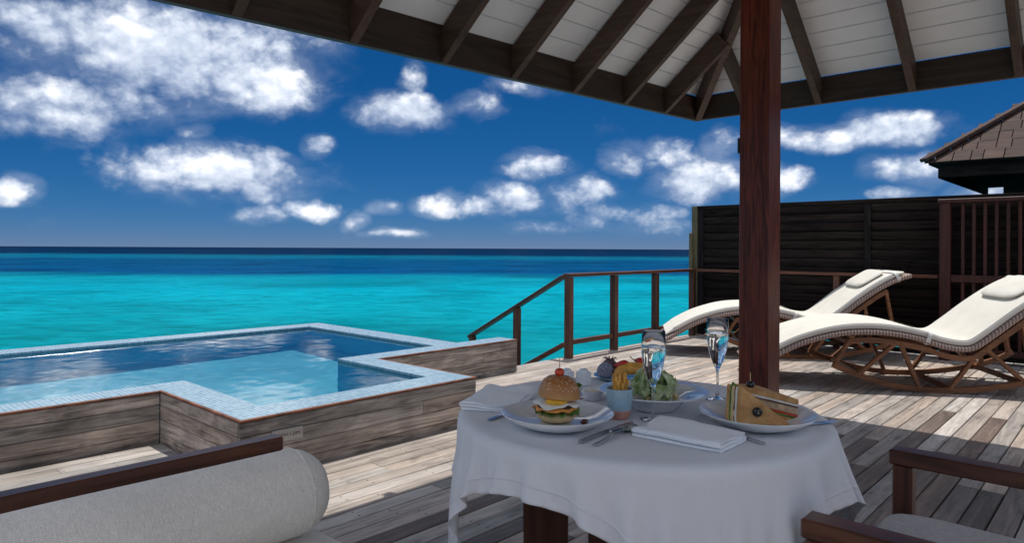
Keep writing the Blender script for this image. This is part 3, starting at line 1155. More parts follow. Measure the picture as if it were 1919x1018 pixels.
for y in (1.547, -.25):
    pc(MB().box((8.5, y, .84), (.10, .10, 1.68), ch=.005), 'post', 'screen_wood')
pc(MB().box((8.5, .65, 1.70), (.12, 1.92, .04), ch=.004), 'top_rail', 'screen_wood')
pc(MB().box((8.5, .65, .875), (.07, 1.69, .075), ch=.004), 'middle_rail', 'screen_wood')
pc(MB().box((8.5, .65, .12), (.06, 1.69, .06), ch=.004), 'bottom_rail', 'screen_wood')
for i in range(17):
    y = 1.39 - i * .0975
    if y < -.18:
        break
    pc(MB().box((8.5, y, 1.295), (.03, .03, .768), ch=.003), 'baluster', 'screen_wood')
    pc(MB().box((8.5, y, .493), (.03, .03, .688), ch=.003), 'baluster', 'screen_wood')

# ------------------------------------------------------------------ neighbouring hut beyond the fence
hut = thing('neighbouring_hut', 'shingle roofed brown hut rising behind the privacy fence', 'hut', (11.6, .6, -1.3))
HT = Vector((10.34, 2.08, 2.368))
hp = .81


def ph(mb, name, mat, parent=None):
    ob = mb.build(name, mat, parent or hut)
    if parent is None:
        ob.location = (-11.6, -.6, 1.3)
    return ob


hs = 2.0          # half size of the square roof
cxh, cyh = HT.x + hs, HT.y - hs
rb = MB()
zc = HT.z - .035
c4 = [(HT.x, HT.y - 2 * hs, zc), (HT.x + 2 * hs, HT.y - 2 * hs, zc), (HT.x + 2 * hs, HT.y, zc), (HT.x, HT.y, zc)]
ap = (cxh, cyh, zc + hp * hs)
rb.add(c4 + [ap], [(0, 1, 4), (1, 2, 4), (2, 3, 4), (3, 0, 4)])
c4b = [(x, y, z - .03) for x, y, z in c4]
rb.add(c4 + c4b, [(0, 4, 5, 1), (1, 5, 6, 2), (2, 6, 7, 3), (3, 7, 4, 0), (7, 6, 5, 4)])
hroof = ph(rb, 'roof', 'fence_wood')
rs = random.Random(5)
hn = Vector((-hp, 0, 1)).normalized()
sldir = Vector((1, 0, hp)).normalized()
rowx = .165
for r in range(11):
    xr = HT.x + r * rowx
    y = HT.y - r * rowx - .02 + .06
    first_s = True
    while y > HT.y - 2 * hs + r * rowx + .1:
        w = rs.uniform(.13, .22) * (.6 if first_s else 1)
        first_s = False
        base = Vector((xr - .03, y - w / 2, zc + (xr - .03 - HT.x) * hp)) + hn * (.022 + rs.uniform(0, .008))
        m = Matrix((sldir, Vector((0, 1, 0)), sldir.cross(Vector((0, 1, 0))))).transposed()
        mb = MB().box((0, 0, 0), (.25, w - .008, .016), m, .003)
        ob = mb.build('shingle', 'shingle_wood', hroof)
        ctr = base + sldir * .115
        ob.location = ctr
        y -= w
# hip cap, fascia, soffit rafters, wall
ph(MB().beam(HT + Vector((-.05, .05, -.005)), Vector(ap) + Vector((0, 0, .03)), .15, .05, ch=.006), 'hip_cap', 'shingle_wood')
ph(MB().box((HT.x + .10, HT.y - hs, HT.z - .15), (.04, 2 * hs - .2, .17), ch=.004), 'fascia', 'fence_wood')
ph(MB().box((HT.x + .12 + hs - .1, HT.y - .10, HT.z - .15), (2 * hs - .26, .04, .17), ch=.004), 'fascia', 'fence_wood')
for i in range(7):
    ph(MB().box((HT.x + .55, HT.y - .5 - i * .45, HT.z - .10), (.8, .06, .09), ch=.003), 'eave_rafter', 'fence_wood')
ph(MB().box((cxh - .03, cyh + .03, .45), (2.5, 2.5, 3.5), ch=.01), 'wall', 'fence_wood')
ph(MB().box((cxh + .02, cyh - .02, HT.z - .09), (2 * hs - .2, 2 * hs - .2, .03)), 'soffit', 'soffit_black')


# ------------------------------------------------------------------ wave loungers
LP = [(-1.34, .13), (-1.2, .215), (-1.05, .304), (-.9, .373), (-.656, .444), (-.42, .466), (-.21, .452), (-.03, .416), (.11, .369),
      (.276, .344), (.386, .368), (.513, .463), (.712, .629), (.9, .765), (1.05, .845), (1.17, .885)]
LW = .93


def rounded_section(w, t, k=5, r=None):
    r = min(w, t) / 2 * .98 if r is None else r
    pts = []
    for cx_, cy_, a0 in ((w / 2 - r, t / 2 - r, 0), (-w / 2 + r, t / 2 - r, 90), (-w / 2 + r, -t / 2 + r, 180), (w / 2 - r, -t / 2 + r, 270)):
        for i in range(k + 1):
            a = R(a0 + 90 * i / k)
            pts.append((cx_ + r * math.cos(a), cy_ + r * math.sin(a)))
    return pts


def sweep(mb, path, sec, side, off0, puff=None):
    """sweep section (lateral, normal) along a list of (s, z) points; lateral centre at side"""
    n = len(sec)
    vs, fs = [], []
    for i, p in enumerate(path):
        a = path[max(i - 1, 0)]
        b = path[min(i + 1, len(path) - 1)]
        t = np.array(b) - np.array(a)
        t = t / np.linalg.norm(t)
        nn = np.array((-t[1], t[0]))
        f = 1.0 if puff is None else puff(i / (len(path) - 1))
        for l, q in sec:
            e = np.array(p) + nn * (off0 + q * f)
            vs.append((e[0], side + l * (f * .06 + .94), e[1]))
    for i in range(len(path) - 1):
        for k in range(n):
            k2 = (k + 1) % n
            fs.append((i * n + k, i * n + k2, (i + 1) * n + k2, (i + 1) * n + k))
    fs.append(tuple(range(n)))
    fs.append(tuple((len(path) - 1) * n + k for k in range(n))[::-1])
    mb.add(vs, fs)


def add_uv_s(ob, L=2.7):
    me = ob.data
    uvl = me.uv_layers.new(name='UVMap')
    for lp in me.loops:
        c = me.vertices[lp.vertex_index].co
        uvl.data[lp.index].uv = ((c.x + 1.4) / L, c.y)


def make_lounger(label):
    t = thing('sun_lounger', label, 'sun lounger', (6.389, 1.296, 0), R(-58), 'wave shaped sun loungers on the deck')
    path = [tuple(p) for p in spline(LP, 60)]
    mb = MB()
    sweep(mb, path, rounded_section(LW, .046, 4), LW / 2, .023)
    w = mb.build('wicker_base', 'wicker', t)
    autosmooth(w, 60)
    add_uv_s(w)
    # pad: rounded edges, pinched at both ends, loosely quilted
    cp = [tuple(p) for p in spline(LP, 72)][2:-2]
    mb = MB()
    sec = rounded_section(LW - .035, .050, 5)
    # more points across the top so that it can billow
    sweep(mb, cp, sec, LW / 2, .046 + .0265, lambda u: min(1, .45 + 9 * u) if u < .5 else min(1, .45 + 9 * (1 - u)))
    c = mb.build('pad', 'lounger_pad', t, fix=True)
    autosmooth(c, 70)
    for y in (.030, LW - .030):
        pts = []
        for i, q in enumerate(cp[3:-3]):
            a_, b_ = np.array(cp[i + 2]), np.array(cp[i + 4])
            tt = (b_ - a_) / np.linalg.norm(b_ - a_)
            e = np.array(q) + np.array((-tt[1], tt[0])) * (.046 + .0475)
            pts.append((e[0], y, e[1]))
        MB().tube(pts, .0042, 6).build('piping', 'strap_white', c, True)
    # pillow near the head
    i0 = next(i for i, p in enumerate(path) if p[0] > .86)
    p0, p1 = np.array(path[i0 - 2]), np.array(path[i0 + 2])
    tt = (p1 - p0) / np.linalg.norm(p1 - p0)
    ang = math.atan2(tt[1], tt[0])
    nn = np.array((-tt[1], tt[0]))
    pc_ = np.array(path[i0]) + nn * (.046 + .050 + .022)

    def pil(u, v):
        a, b = 2 * math.pi * u, math.pi * (v - .5)
        cx_ = math.copysign(abs(math.cos(a)) ** .45, math.cos(a)) * math.cos(b) ** .35
        cy_ = math.copysign(abs(math.sin(a)) ** .45, math.sin(a)) * math.cos(b) ** .35
        x, y, z = cx_ * .16, cy_ * .30, math.sin(b) * .030 * (1 - .35 * max(abs(cx_), abs(cy_)) ** 4)
        return (pc_[0] + x * math.cos(ang) - z * math.sin(ang), LW / 2 + y, pc_[1] + x * math.sin(ang) + z * math.cos(ang))
    p = MB().grid(pil, 40, 14, True).build('pillow', 'lounger_pad', t)
    autosmooth(p, 80)
    # straps round pad and base
    for s0 in (-.01, 1.06):
        i0 = min(range(len(path)), key=lambda i: abs(path[i][0] - s0))
        a_, b_ = np.array(path[i0 - 1]), np.array(path[i0 + 1])
        tt = (b_ - a_) / np.linalg.norm(b_ - a_)
        nn = np.array((-tt[1], tt[0]))
        mb = MB()
        sec = [(l, q) for l, q in rounded_section(LW + .012, .112, 4, .045)]
        vs, fs = [], []
        for sgn in (-1, 1):
            for l, q in sec:
                e = np.array(path[i0]) + tt * .016 * sgn + nn * (.049 + q)
                vs.append((e[0], LW / 2 + l, e[1]))
        n = len(sec)
        fs = [(k, (k + 1) % n, n + (k + 1) % n, n + k) for k in range(n)]
        mb.add(vs, fs)
        mb.build('strap', 'strap_white', t)
    # the timber rocker truss on both sides
    beam_pts = [(-.575, .43), (-.4, .445), (-.215, .425), (-.002, .385), (.15, .335), (.25, .318), (.36, .325), (.47, .41), (.6, .52), (.8, .68), (.93, .765)]
    rock_pts = [(-.70, .205), (-.518, .134), (-.267, .060), (-.03, .028), (.194, .028), (.433, .052), (.715, .107), (.93, .18), (1.05, .25)]
    for y in (.045, LW - .045):
        for nm, pts, off in (('top_beam', beam_pts, -.024), ('rocker', rock_pts, -.004)):
            mb = MB()
            sweep(mb, [tuple(q) for q in spline(pts, 36)], [(l, q) for l, q in ((.018, .022), (-.018, .022), (-.018, -.022), (.018, -.022))], y, off)
            autosmooth(mb.build(nm, 'teak', t), 40)
        for a, b in (((-.69, .20), (-.565, .42)), ((-.50, .13), (-.215, .40)), ((-.18, .40), (-.03, .03)), ((.19, .03), (.39, .32)),
                     ((.45, .38), (.74, .115)), ((.80, .13), (.72, .60)), ((1.02, .24), (.93, .74))):
            MB().beam((a[0], y, a[1]), (b[0], y, b[1]), .03, .042, up=(0, 1, 0.001)).build('brace', 'teak', t)
    for s, z in ((-.56, .39), (.2, .035), (.42, .34), (.72, .11), (-.5, .14), (.92, .72)):
        MB().beam((s, .06, z), (s, LW - .06, z), .03, .04).build('crossbar', 'teak', t)
    return t


lng = make_lounger('white padded wave lounger nearest the table, its head cut by the right edge')
far_l = copy_tree(lng)
aL = Vector((math.cos(R(-58)), math.sin(R(-58)), 0))
nLg = Vector((-aL.y, aL.x, 0))
far_l.location = Vector((6.389, 1.296, 0)) - aL * .70 + nLg * 1.6
far_l['label'] = 'white padded wave lounger standing farther off, by the railing and the fence'

# ------------------------------------------------------------------ dining table
TC = Vector((1.54, .97, 0))
TR = .475
tab = thing('dining_table', 'round dark wooden table hidden under the white tablecloth', 'table', tuple(TC))
mb = MB().lathe([(0, .712), (TR - .022, .712), (TR - .014, .720), (TR - .014, .732), (TR - .024, .742), (0, .742)], 64)
autosmooth(mb.build('tabletop', 'dark_wood_x', tab))
for sx, sy in ((-1, 1), (1, 1), (-1, -1), (1, -1)):
    c = (-.143 if sx < 0 else .143, .195 if sy > 0 else -.195)
    mb = MB()
    w0, w1 = .0575, .05
    d0, d1 = .034, .030
    mb.add([(c[0] + a * w1, c[1] + b * d1, 0) for a, b in ((-1, -1), (1, -1), (1, 1), (-1, 1))] +
           [(c[0] + a * w0, c[1] + b * d0, .716) for a, b in ((-1, -1), (1, -1), (1, 1), (-1, 1))],
           [(3, 2, 1, 0), (4, 5, 6, 7), (0, 1, 5, 4), (1, 2, 6, 5), (2, 3, 7, 6), (3, 0, 4, 7)])
    ob = mb.build('leg', 'dark_wood_z', tab)


def drape(center, zt, r, side, n, shift, rotz, steps=230, iters=12):
    """hang a square cloth over a round table top (position based dynamics)"""
    rs_ = np.random.RandomState(4)
    g = np.linspace(-.5, .5, n) * side
    X, Y = np.meshgrid(g, g, indexing='ij')
    c, s = math.cos(rotz), math.sin(rotz)
    P = np.stack([c * X - s * Y + center[0] + shift[0], s * X + c * Y + center[1] + shift[1], np.full_like(X, zt + .002)], -1)
    P[..., 2] += rs_.normal(0, .002, P.shape[:2])
    Q = P.copy()
    h = side / (n - 1)
    rho = .012
    P0_ = P.copy()
    P0_[..., 2] = zt
    lie = np.hypot(P[..., 0] - center[0], P[..., 1] - center[1]) < r - .03      # cloth that simply lies on the table

    def sat(A, B, L, k):
        D = B - A
        d = np.sqrt((D * D).sum(-1, keepdims=True)) + 1e-9
        cr = k * .5 * (d - L) / d * D
        A += cr
        B -= cr
    full = 1 + .06 * np.clip((np.hypot(P[..., 0] - center[0], P[..., 1] - center[1]) - r) / .08, 0, 1)[..., None]
    cons = []
    for p0 in (0, 1):
        m = (n - 1 - p0 + 1) // 2
        cons.append((P[:, p0:p0 + 2 * m - 1:2], P[:, p0 + 1:p0 + 2 * m:2], h * full[:, p0 + 1:p0 + 2 * m:2], 1.0))
        cons.append((P[p0:p0 + 2 * m - 1:2], P[p0 + 1:p0 + 2 * m:2], h * full[p0 + 1:p0 + 2 * m:2], 1.0))
        cons.append((P[p0:p0 + 2 * m - 1:2, :-1], P[p0 + 1:p0 + 2 * m:2, 1:], h * 2 ** .5, .16))
        cons.append((P[p0:p0 + 2 * m - 1:2, 1:], P[p0 + 1:p0 + 2 * m:2, :-1], h * 2 ** .5, .16))
    for st in range(4):
        m = (n - 2 - st + 3) // 4
        idx = np.arange(st, n - 2, 4)
        a, b = idx[0], idx[-1] + 1
        cons.append((P[:, a:b:4], P[:, a + 2:b + 2:4], 2 * h, .3))
        cons.append((P[a:b:4], P[a + 2:b + 2:4], 2 * h, .3))
    ang = np.arctan2(P[..., 1] - center[1], P[..., 0] - center[0])
    outw = np.clip((np.hypot(P[..., 0] - center[0], P[..., 1] - center[1]) - r) / .08, 0, 1)
    P[..., 2] += outw * (.012 * np.sin(11 * ang + 1.0) + .008 * np.sin(17 * ang))
    Q[...] = P
    dt = 1 / 60
    # the sea breeze lifts the lee corner
    breeze = np.clip((((P[..., 0] - center[0]) * .679 - (P[..., 1] - center[1]) * .734) - .25) / .3, 0, 1)
    for it in range(steps):
        V = (P - Q) * (.985 if it < steps * .7 else .93)
        Q[...] = P
        P += V
        P[..., 2] -= 9.8 * dt * dt * .6
        P[..., 0] += .679 * 1.6 * dt * dt * breeze
        P[..., 1] -= .734 * 1.6 * dt * dt * breeze
        for _ in range(iters):
            for A, B, L, k in cons:
                sat(A, B, L, k)
            dx = P[..., 0] - center[0]
            dy = P[..., 1] - center[1]
            rad = np.sqrt(dx * dx + dy * dy) + 1e-9
            z = P[..., 2]
            qr = rad - (r - rho)
            qz = z - (zt - rho)
            # flat top
            top = (qr <= 0) & (z < zt) & (z > zt - .06)
            z[top] = zt
            # rounded rim
            cor = (qr > 0) & (qz > 0)
            dd = np.sqrt(qr ** 2 + qz ** 2) + 1e-9
            hit = cor & (dd < rho)
            nr = (r - rho) + qr / dd * rho
            nz = (zt - rho) + qz / dd * rho
            f = np.where(hit, nr / rad, 1.0)
            # side of the table
            sd = (qz <= 0) & (rad < r) & ~top
            f = np.where(sd, r / rad, f)
            P[..., 0] = center[0] + dx * f
            P[..., 1] = center[1] + dy * f
            z[hit] = nz[hit]
            P[lie] = P0_[lie]
            con = top | hit
        Q[con] = Q[con] * .1 + P[con] * .9
    return P


NCL = 66
PC = drape(TC, .7495, TR, 1.18, NCL, (.024, -.012), R(3))
mb = MB()
for i in range(NCL):
    for j in range(NCL):
        mb.v.append(tuple(PC[i, j] - np.array(TC)))
for i in range(NCL - 1):
    for j in range(NCL - 1):
        a = i * NCL + j
        mb.f.append((a, a + NCL, a + NCL + 1, a + 1))
cloth = mb.build('tablecloth', 'tablecloth_linen', None, True, loc=tuple(TC), fix=False)
tag(cloth, 'square white linen cloth draped over the round dining table', 'tablecloth')
uvl = cloth.data.uv_layers.new(name='UVMap')
for lp in cloth.data.loops:
    i, j = divmod(lp.vertex_index, NCL)
    uvl.data[lp.index].uv = (i / (NCL - 1), j / (NCL - 1))
sub = cloth.modifiers.new('sub', 'SUBSURF')
sub.levels = sub.render_levels = 2
sol = cloth.modifiers.new('sol', 'SOLIDIFY')
sol.thickness = .0014
sol.offset = -1

T = .7505


# ------------------------------------------------------------------ napkins
def napkin(label, loc, rz, width, length, layers, lh, wav, seed):
    """cloth folded in layers: zigzag section with round turns, swept along its length"""
    path = []
    for k in range(layers):
        z = lh * .5 + k * lh
        xs_ = np.linspace(-width / 2 + .004, width / 2 - .004, 9)
        if k % 2:
            xs_ = xs_[::-1]
        path += [(x, z) for x in xs_]
        if k < layers - 1:
            sx = 1 if k % 2 == 0 else -1
            for a in (-45, 0, 45):
                path.append((sx * (width / 2 - .004 + .5 * lh * math.cos(R(a))), z + lh * .5 + .5 * lh * math.sin(R(a))))
    path = np.array(path)
    t = np.gradient(path, axis=0)
    t /= np.linalg.norm(t, axis=1, keepdims=True)
    nn = np.stack([-t[:, 1], t[:, 0]], 1)
    th = lh * .40
    ring = [tuple(p) for p in path + nn * th] + [tuple(p) for p in (path - nn * th)[::-1]]
    m = len(ring)
    ny = 14
    vs, fs = [], []
    for j in range(ny + 1):
        v = j / ny
        y = (v - .5) * length
        for x, z in ring:
            k = z / (layers * lh)
            dz = wav * k * mnoise.noise(Vector((x * 16 + seed, y * 14, seed * 2)))
            dx = .004 * mnoise.noise(Vector((seed, y * 18, z * 200))) + .006 * (k - .5) * (v - .5)
            dy = .004 * mnoise.noise(Vector((x * 18, seed * 5, z * 260))) * (1 if j in (0, ny) else 0)
            vs.append((x + dx, y + dy, max(.0006, z + dz * 1.0)))
    for j in range(ny):
        for k in range(m):
            k2 = (k + 1) % m
            fs.append((j * m + k, j * m + k2, (j + 1) * m + k2, (j + 1) * m + k))
    for j in (0, ny):
        h = m // 2
        for k in range(h - 1):
            q = (j * m + k, j * m + k + 1, j * m + m - 2 - k, j * m + m - 1 - k)
            fs.append(q if j else q[::-1])
    o_ = MB().add(vs, fs).build('napkin', 'white_cloth_plain', None, True, loc=loc)
    autosmooth(o_, 65)
    o_.rotation_euler = (0, 0, rz)
    return tag(o_, label, 'napkin', 'white napkins on the table')


napkin('folded white napkin lying at the front edge of the table', (1.375, .737, T), R(3), .135, .205, 3, .0068, .007, 1.3)
napkin('loosely folded white napkin at the left edge behind the burger plate', (1.352, 1.292, T), R(-62), .150, .25, 3, .0060, .012, 4.1)

# ------------------------------------------------------------------ plates, bowl, cup
COUPE = [(0, .0), (.066, .0), (.072, .003), (.100, .012), (.122, .025), (.1315, .0325), (.1325, .034), (.1312, .0352), (.121, .0285), (.099, .0165), (.070, .0085), (0, .0075)]


def lathe_thing(name, prof, mat, loc, label, cat, group=None, n=56, rz=0):
    o_ = MB().lathe(prof, n).build(name, mat, None, True, loc=loc)
    autosmooth(o_, 50)
    return tag(o_, label, cat, group)


lathe_thing('plate', COUPE, 'porcelain', (1.254, 1.012, T), 'white coupe plate carrying the burger', 'plate', 'white dinner plates')
lathe_thing('plate', COUPE, 'porcelain', (1.583, .671, T), 'white coupe plate carrying the club sandwich', 'plate', 'white dinner plates')
lathe_thing('bowl', [(0, 0), (.058, 0), (.062, .003), (.078, .022), (.090, .034), (.128, .0425), (.142, .046), (.1425, .048), (.140, .0492), (.126, .0465), (.088, .039),
                     (.073, .025), (.054, .010), (0, .008)], 'porcelain', (1.575, .945, T), 'wide rimmed white bowl filled with salad', 'bowl')
cup = thing('snack_cup', 'small cup glazed pale blue above and ridged pink below', 'cup', (1.421, .95, T))
autosmooth(MB().lathe([(.0292, .0225), (.0312, .030), (.0325, .050), (.0328, .074), (.0318, .0752), (.0305, .074), (.030, .05), (.0285, .03), (.024, .012), (0, .010)], 48)
           .build('upper_cup', 'glaze_blue', cup))
pf_ = [(0, 0), (.0205, 0), (.0215, .0015)]
for i in range(6):
    z = .002 + i * .0035
    r = .0218 + .0072 * (i / 5) ** .8
    pf_ += [(r, z), (r + .0009, z + .0014), (r, z + .003)]
pf_ += [(.0293, .0226)]
autosmooth(MB().lathe(pf_, 48).build('lower_cup', 'terracotta_pink', cup), 70)

# chips standing in the cup
fr_ = thing('french_fries', 'golden french fries standing in the blue and pink cup', 'fries', (1.421, .95, T + .012))
rf = random.Random(11)
for i in range(26):
    a = rf.uniform(0, 6.28)
    rr = .021 * math.sqrt(rf.random())
    b0 = Vector((rr * .55 * math.cos(a), rr * .55 * math.sin(a), 0.002))
    lean = rf.uniform(.5, 1.15)
    topz = rf.uniform(.078, .104)
    b1 = Vector((rr * (1 + lean * .28) * math.cos(a), rr * (1 + lean * .28) * math.sin(a), topz))
    mid = (b0 + b1) / 2 + Vector((rf.uniform(-.003, .003), rf.uniform(-.003, .003), 0))
    pts = [tuple(p) for p in spline([b0, mid, b1], 4)]
    mb = MB()
    mb.tube(pts, [.0040, .0044, .0043, .0043, .0038], 4)
    mb.build('fry', 'fries', fr_)


# ------------------------------------------------------------------ champagne flutes
def flute(label, loc, k=1.0):
    t = thing('champagne_flute', label, 'glass', loc, 0, 'champagne flutes')
    pr_ = [(0, 0), (.030, 0), (.0312, .0008), (.0305, .0018), (.014, .0045), (.0058, .010), (.0036, .022), (.0034, .070), (.0042, .080), (.0085, .090),
           (.0175, .110), (.0250, .138), (.0292, .166), (.0295, .188), (.0285, .222), (.0282, .2226), (.0274, .222), (.0283, .188), (.0280, .166),
           (.0237, .138), (.0160, .111), (.0065, .0935), (0, .091)]
    g = MB().lathe([(r, z * k) for r, z in pr_], 48).build('glass', 'flute_glass', t, True)
    li = [(0, .0908), (.0066, .0934), (.0162, .1109), (.0239, .1379), (.0282, .1659), (.0284, .181), (.0281, .1822), (0, .1822)]
    l_ = MB().lathe([(r, z * k) for r, z in li], 48).build('wine', 'sparkling_water', t, True)
    autosmooth(l_, 50)
    return t


flute('champagne flute in front of the salad bowl, left of the two', (1.465, .881, T), .985)
flute('champagne flute by the club sandwich plate, right of the two', (1.789, .871, T), 1.02)


# ------------------------------------------------------------------ cutlery
def bar_on(t, name, pts, wid, th, mat='steel'):
    """flat bar following pts (x, z), with given half widths"""
    mb = MB()
    n = len(pts)
    vs, fs = [], []
    for (x, z), w in zip(pts, wid):
        vs += [(x, -w, z), (x, w, z), (x, w * .8, z + th), (x, -w * .8, z + th)]
    for i in range(n - 1):
        for k in range(4):
            k2 = (k + 1) % 4
            fs.append((i * 4 + k, i * 4 + k2, (i + 1) * 4 + k2, (i + 1) * 4 + k))
    fs += [(0, 1, 2, 3), tuple((n - 1) * 4 + k for k in (3, 2, 1, 0))]
    return mb.add(vs, fs).build(name, mat, t)


def place(t, p, q):
    p, q = Vector((*p, T + .0004)), Vector((*q, T + .0004))
    t.location = p
    t.rotation_euler = (0, 0, math.atan2(q.y - p.y, q.x - p.x))


def knife(label, p, q):
    t = thing('table_knife', label, 'knife', group='cutlery on the table')
    bar_on(t, 'handle', [(0, 0), (.03, 0), (.115, .0005)], [.0052, .0050, .0040], .0065)
    bar_on(t, 'blade', [(.115, .002), (.13, .002), (.20, .0015), (.222, .001), (.228, .001)], [.0040, .0085, .0090, .006, .001], .0016)
    place(t, p, q)


def spoon(label, p, q):
    t = thing('table_spoon', label, 'spoon', group='cutlery on the table')
    bar_on(t, 'handle', [(0, .0), (.04, .0015), (.09, .007), (.118, .006), (.128, .004)], [.0056, .0048, .0034, .0028, .004], .0032)
    mb = MB()

    def fn(u, v):
        a = 2 * math.pi * u
        r = v
        x = .155 + .030 * r * math.cos(a)
        y = .0185 * r * math.sin(a) * (1 + .12 * math.cos(a))
        z = .0008 + .0075 * r ** 2
        return (x, y, z)
    mb.grid(fn, 28, 6, True)
    ob = mb.build('spoon_bowl', 'steel', t, True)
    so = ob.modifiers.new('sol', 'SOLIDIFY')
    so.thickness = .0012
    place(t, p, q)


def fork(label, p, q):
    t = thing('table_fork', label, 'fork', group='cutlery on the table')
    bar_on(t, 'handle', [(0, .0), (.04, .001), (.10, .006), (.13, .0055)], [.0056, .0048, .0034, .0030], .0032)
    bar_on(t, 'neck', [(.13, .0055), (.142, .004), (.156, .002)], [.0030, .010, .0115], .0018)
    for k in range(4):
        y = -.0095 + k * .00633
        mb = MB().tube([(.154, y, .003), (.18, y, .0022), (.202, y * .98, .005)], [.0019, .0017, .0007], 6)
        mb.build('tine', 'steel', t, True)
    place(t, p, q)


knife('steel table knife beside the spoon in front of the burger plate', (1.176, .887), (1.399, .900))
spoon('steel table spoon beside the knife, its bowl by the flute', (1.181, .853), (1.40, .874))
fork('steel fork leaning along the front napkin by the sandwich plate', (1.446, .596), (1.515, .836))
fork('steel fork half hidden under the left rim of the burger plate', (1.178, 1.165), (1.35, 1.185))
fork('steel fork with its tip showing past the sandwich plate', (1.756, .548), (1.56, .62))

# ------------------------------------------------------------------ burger
bg_ = thing('burger', 'tall cheeseburger with fried egg under a sesame bun', 'burger', (1.262, 1.022, T + .0085))
BX = .046
autosmooth(MB().blob((0, 0, .0155), (BX, BX, .0175), 3, .05, 1.6, 36, 16).build('bottom_bun', 'bun_crumb', bg_), 80)
mb = MB().lathe([(0, .028), (.040, .028), (.0475, .031), (.049, .037), (.047, .043), (.04, .046), (0, .046)], 40)
ob = mb.build('patty', 'patty', bg_, True)


def ruffle(mb, r0, r1, z, amp, waves, seed, drop=0.0, n=72, a0=0.0, a1=2 * math.pi, rings=5):
    def fn(u, v):
        a = a0 + (a1 - a0) * u
        k = mnoise.noise(Vector((math.cos(a) * 2 + seed, math.sin(a) * 2, seed)))
        r = r0 + (r1 * (1 + .16 * k) - r0) * v
        zz = z + amp * v ** 2 * math.sin(waves * a + seed + 2 * k) - drop * v ** 2 * (1 + .8 * k)
        return (r * math.cos(a), r * math.sin(a), zz)
    mb.grid(fn, n, rings, abs(a1 - a0) > 6.28)
    return mb


def thick(ob, t=.0015):
    s = ob.modifiers.new('sol', 'SOLIDIFY')
    s.thickness = t
    s.offset = 0
    return ob


thick(ruffle(MB(), .02, .054, .0305, .006, 13, 2.1, .004, 110).build('lettuce_leaf', 'lettuce_green', bg_, True), .001)
thick(ruffle(MB(), .01, .056, .0490, .0015, 4, 5.3, .017, 80).build('cheese_slice', 'cheddar', bg_, True), .0022)
thick(ruffle(MB(), .01, .0545, .0535, .0022, 6, 1.7, .010, 80).build('egg_white', 'egg_white', bg_, True), .0026)
autosmooth(MB().blob((-.020, -.016, .0545), (.027, .027, .010), 2, .15, 2, 24, 12).build('egg_yolk', 'egg_yolk', bg_), 80)
tb = MB()


def dome(u, v):
    a = 2 * math.pi * u
    p = math.pi / 2 * v
    k = 1 + .035 * mnoise.noise(Vector((math.cos(a) * 1.4, math.sin(a) * 1.4, v * 2 + 3)))
    r = .0505 * math.cos(p) ** .72 * k
    return (r * math.cos(a), r * math.sin(a), .050 * math.sin(p) ** .95 * k)


tb.grid(dome, 48, 18, True)
tb.lathe([(0, -.003), (.035, -.004), (.047, -.003), (.0505, 0.0)], 48)
top = tb.build('top_bun', 'bun_crust', bg_, True)
top.location = (.003, -.004, .0600)
top.rotation_euler = (R(2), R(5), 0)
sd = MB()
rs2 = random.Random(2)
for i in range(170):
    a = rs2.uniform(0, 6.283)
    v = 1 - .78 * math.sqrt(rs2.random())
    p = Vector(dome(a / 6.283, v))
    nrm = Vector((p.x, p.y, p.z * 1.1)).normalized()
    q = nrm.to_track_quat('Z', 'Y').to_matrix() @ Matrix.Rotation(rs2.uniform(0, 3), 3, 'Z')
    sd.blob(tuple(p + nrm * .0004), (.0017, .0010, .0006), 0, 0, 1, 6, 4, q)
s_ = sd.build('sesame_seeds', 'sesame', top, True)
s_['kind'] = 'stuff'
autosmooth(MB().blob((.006, -.004, .1165), (.0118, .0118, .0105), 1, .04, 1, 24, 14).build('cherry_tomato', 'tomato', bg_), 80)
MB().tube([(.006, -.004, .100), (.0065, -.004, .150)], .0011, 6).build('skewer', 'cocktail_pick', bg_)
tag(MB().blob((0, 0, .006), (.011, .006, .006), 5, .6, 3, 16, 10).build('bacon_bit', 'bacon', None, True, loc=(1.287, .958, T + .0075)),
    'crisp dark bacon bit beside the burger on its plate', 'bacon')

# ------------------------------------------------------------------ club sandwich: one half stands, the other lies behind
sw = thing('club_sandwich_half', 'toasted sandwich triangle standing on its cut edge with an olive', 'sandwich', (1.535, .692, T + .010), 0, 'club sandwich halves')
fd = Vector((.59, -.81, 0)).normalized()          # along the lower edge
bk_ = Vector((.80, .60, 0)).normalized()          # away from the viewer
lf = Vector((-.679, .734, 0))
ext = (bk_ * .85 + lf * .52).normalized()


def tri_layer(mb, off0, th, grow=0.0, wob=0.0, seed=0):
    nseg = 8
    base = [Vector((0, 0, 0)), fd * (.118 + grow), Vector((0, 0, .090 + grow)) + fd * .004]
    ring = []
    for i in range(3):
        p, q = base[i], base[(i + 1) % 3]
        for k in range(nseg):
            pt = p.lerp(q, k / nseg)
            if k == 0:
                ctr = (base[0] + base[1] + base[2]) / 3
                pt = pt.lerp(ctr, .045)
            w_ = wob * mnoise.noise(Vector((i * 3.1 + k * .7, seed, 1.0)))
            ring.append(pt + fd * w_ + Vector((0, 0, max(w_, 0 if i == 0 else -1))))
    mb.prism([tuple(p + ext * off0) for p in ring], tuple(ext * th))
    return mb


